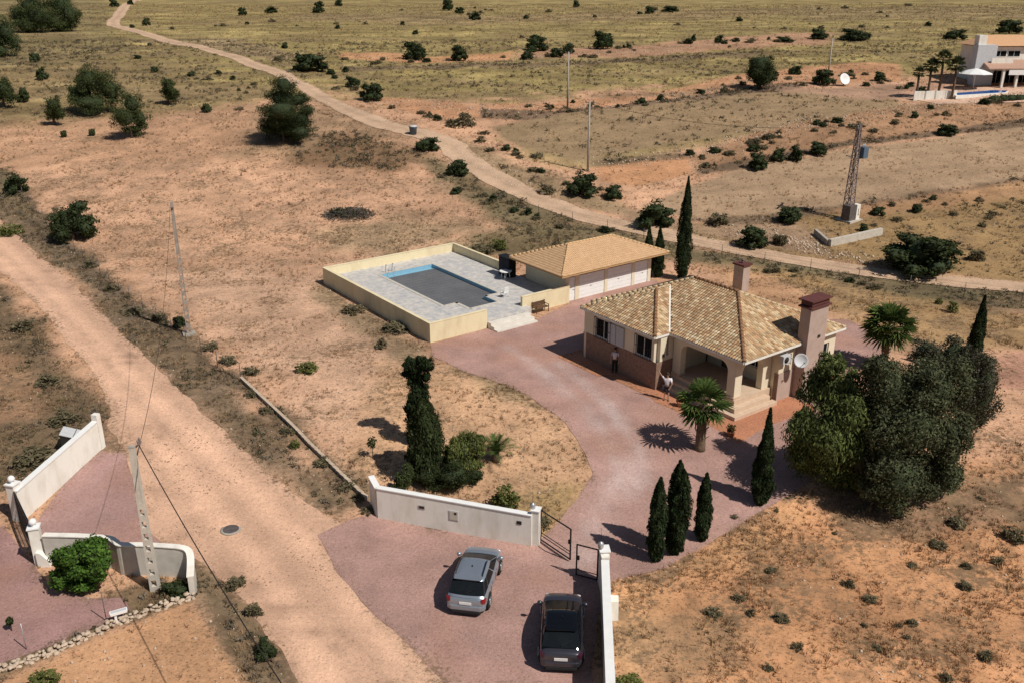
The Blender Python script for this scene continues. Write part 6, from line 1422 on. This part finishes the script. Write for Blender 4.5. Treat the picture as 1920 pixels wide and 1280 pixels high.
# ------------------------------------------------------------------ far villa with its pool and palms
va = R(4); vp = GP(1862, 165); vl = thing('villa', 'distant two-storey white villa with orange roofs and a columned terrace at the right edge', 'house', vp, va)
S = PX(vp)
def vx(px): return (px-1862)/S
def vz(py): return tall(vp, py) if py < 165 else 0
wl = MB(); D = 7.0; x0, x1, X2 = vx(1830), vx(1868), vx(2010); zt = vz(85)
wl.span((vx(1850), 3.2, 0), (X2, 3.2+D, vz(91))); wl.build('wall', M['white_wall'], vl)
MB().span((x0, 1.6, 0), (x1-.02, 3.19, vz(86))).build('side_wing', M['light_grey'], vl)
MB().span((vx(1833), 2.2, vz(86)), (vx(1848), 3.6, vz(68))).build('chimney', M['white_wall'], vl)
rf = MB(); zr = vz(89); za = vz(75); rf.poly([(vx(1843), 2.5, zr), (X2+.5, 2.5, zr), (X2-4, 3.2+D/2, za+.4), (vx(1875), 3.2+D/2, za+.4)]); rf.poly([(vx(1843), 2.5, zr), (vx(1875), 3.2+D/2, za+.4), (vx(1843), 3.9+D, zr)]); rf.poly([(vx(1843), 3.9+D, zr), (vx(1875), 3.2+D/2, za+.4), (X2-4, 3.2+D/2, za+.4), (X2+.5, 3.9+D, zr)]); rf.poly([(X2+.5, 2.5, zr), (X2+.5, 3.9+D, zr), (X2-4, 3.2+D/2, za+.4)]); rf.poly([(vx(1843), 2.5, zr-.02), (vx(1843), 3.9+D, zr-.02), (X2+.5, 3.9+D, zr-.02), (X2+.5, 2.5, zr-.02)])
rf.build('roof', mat('villa_roof', (.62,.36,.20), (.52,.30,.16), 3, .9), vl)
tr_ = MB(); z2 = vz(122); tr_.poly([(vx(1838), -1.6, z2-.45), (X2, -1.6, z2-.45), (X2, 3.18, z2+.55), (vx(1850), 3.18, z2+.55)]); tr_.poly([(vx(1838), -1.6, z2-.6), (X2, -1.6, z2-.6), (X2, 3.17, z2-.6), (vx(1850), 3.17, z2-.6)]); tr_.poly([(vx(1838), -1.6, z2-.45), (X2, -1.6, z2-.45), (X2, -1.6, z2-.6), (vx(1838), -1.6, z2-.6)]); tr_.poly([(vx(1838), -1.6, z2-.45), (vx(1838), -1.6, z2-.6), (vx(1850), 3.17, z2-.6), (vx(1850), 3.18, z2+.55)])
tr_.build('terrace_roof', mat('villa_terrace', (.48,.30,.22), (.42,.26,.19), 3, .9), vl)
for x in (1869, 1896, 1925, 1955): MB().box((vx(x), -1.2, (z2-.6)/2), (.35, .35, z2-.62)).build('column', M['white_wall'], vl)
aw = MB(); aw.span((vx(1876), -1.75, z2-1.5), (X2, -1.68, z2-.7)); aw.build('awning', M['white_paint'], vl)
for x in (1885, 1912): window(vl, (vx(x), 3.17, vz(104)), 2.2, 1.0, (0, -1))
for x in (1885, 1912, 1938): window(vl, (vx(x), 3.17, 1.3), 1.8, 2.2, (0, -1), name='terrace_door')
MB().span((vx(1858), 1.2, z2+.1), (vx(1900), 1.3, z2+1.0)).build('balcony_wall', M['white_wall'], vl)
tq = np.array([G(*p)[:2] for p in [(1690,184),(1760,166),(1960,160),(2060,165),(2060,190),(1860,194),(1760,196)]])
sheet('villa_terrace', tq, (.60,.40,.29), M['gravel'], .06, 1.0)
# swimming pool of the villa: coping and water
q = [G(*p) for p in [(1786,181),(1872,170),(1890,172),(1884,178),(1795,187)]]; zp = sum(zat(p.x, p.y) for p in q)/len(q)+.22; m = MB(); c_ = sum((Vector((p.x, p.y, 0)) for p in q), Vector())/len(q)
vp_ = thing('villa_pool', 'blue swimming pool with pale coping in front of the far villa', 'swimming pool', (c_.x, c_.y, zp), 0)
m.prism([((p.x-c_.x)*1.10, (p.y-c_.y)*1.18) for p in q], -.5, .02); m.build('coping', M['white_wall'], vp_)
MB().prism([(p.x-c_.x, p.y-c_.y) for p in q], .021, .035).build('water', M['pool_blue'], vp_)
# big parasol by that pool
pp = GP(1824, 168); o = thing('parasol', 'wide white parasol beside the far villa pool', 'parasol', pp); h = tall(pp, 130)
MB().tube([(0, 0, -.1), (0, 0, h)], .07, 8).build('pole', M['white_paint'], o); MB().lathe([(2.7, h-.75), (2.72, h-.68), (1.4, h-.2), (.05, h+.12), (.02, h+.05)], n=8, smooth=False).build('canopy', M['white_paint'], o); MB().lathe([(.5, 0), (.5, .12), (.1, .14)], n=12).build('base', M['concrete'], o)
def far_palm(px, py, cy, wpx, seed, label):
    p = GP(px, py); o = thing('palm_tree', label, 'palm tree', p); h = tall(p, cy); L = wpx/PX(p)/2*1.15
    MB().tube([(0, 0, -.2), (.1, 0, h*.5), (0, 0, h)], [.24, .2, .17], 8).build('trunk', M['palm_trunk'], o); palm_fan(o, (0, 0, h), 22, L*.9, seed, [(.045,.06,.025), (.06,.075,.03)], .45)
far_palm(1737, 186, 124, 32, 11, 'leftmost palm of the row beside the far villa terrace'); far_palm(1757, 187, 110, 36, 12, 'tallest palm of the row beside the far villa terrace'); far_palm(1783, 188, 122, 36, 13, 'palm nearest the parasol beside the far villa pool'); far_palm(1716, 186, 136, 24, 14, 'shortest palm at the left end of the far villa terrace')
hd = tag(MB().build('hedge', M['core']), 'clipped dark hedge along the near side of the far villa pool', 'hedge'); a, b = GP(1862, 192), GP(1975, 184)
bpy.data.objects.remove(hd); hd = thing('hedge', 'clipped dark hedge along the near side of the far villa pool', 'hedge', a, math.atan2(b.y-a.y, b.x-a.x)); L = (b-a).length
crown_mesh('foliage', [(L*i/7, 0, .55, L/9, .6, .65) for i in range(8)], 1600, .16, BUSH, hd); core_mesh('inner_branches', [(L*i/7, 0, .5, L/9, .6, .6) for i in range(8)], hd, .85)
gs = thing('garden_screen', 'pale low screen wall panels between the palms of the far villa', 'low wall', GP(1745, 188), R(8)); [MB().box((vx(1862+d), 0, .6), (2.0, .18, 1.5)).build('panel', M['white_wall'], gs) for d in (-22, -3, 16, 36)]
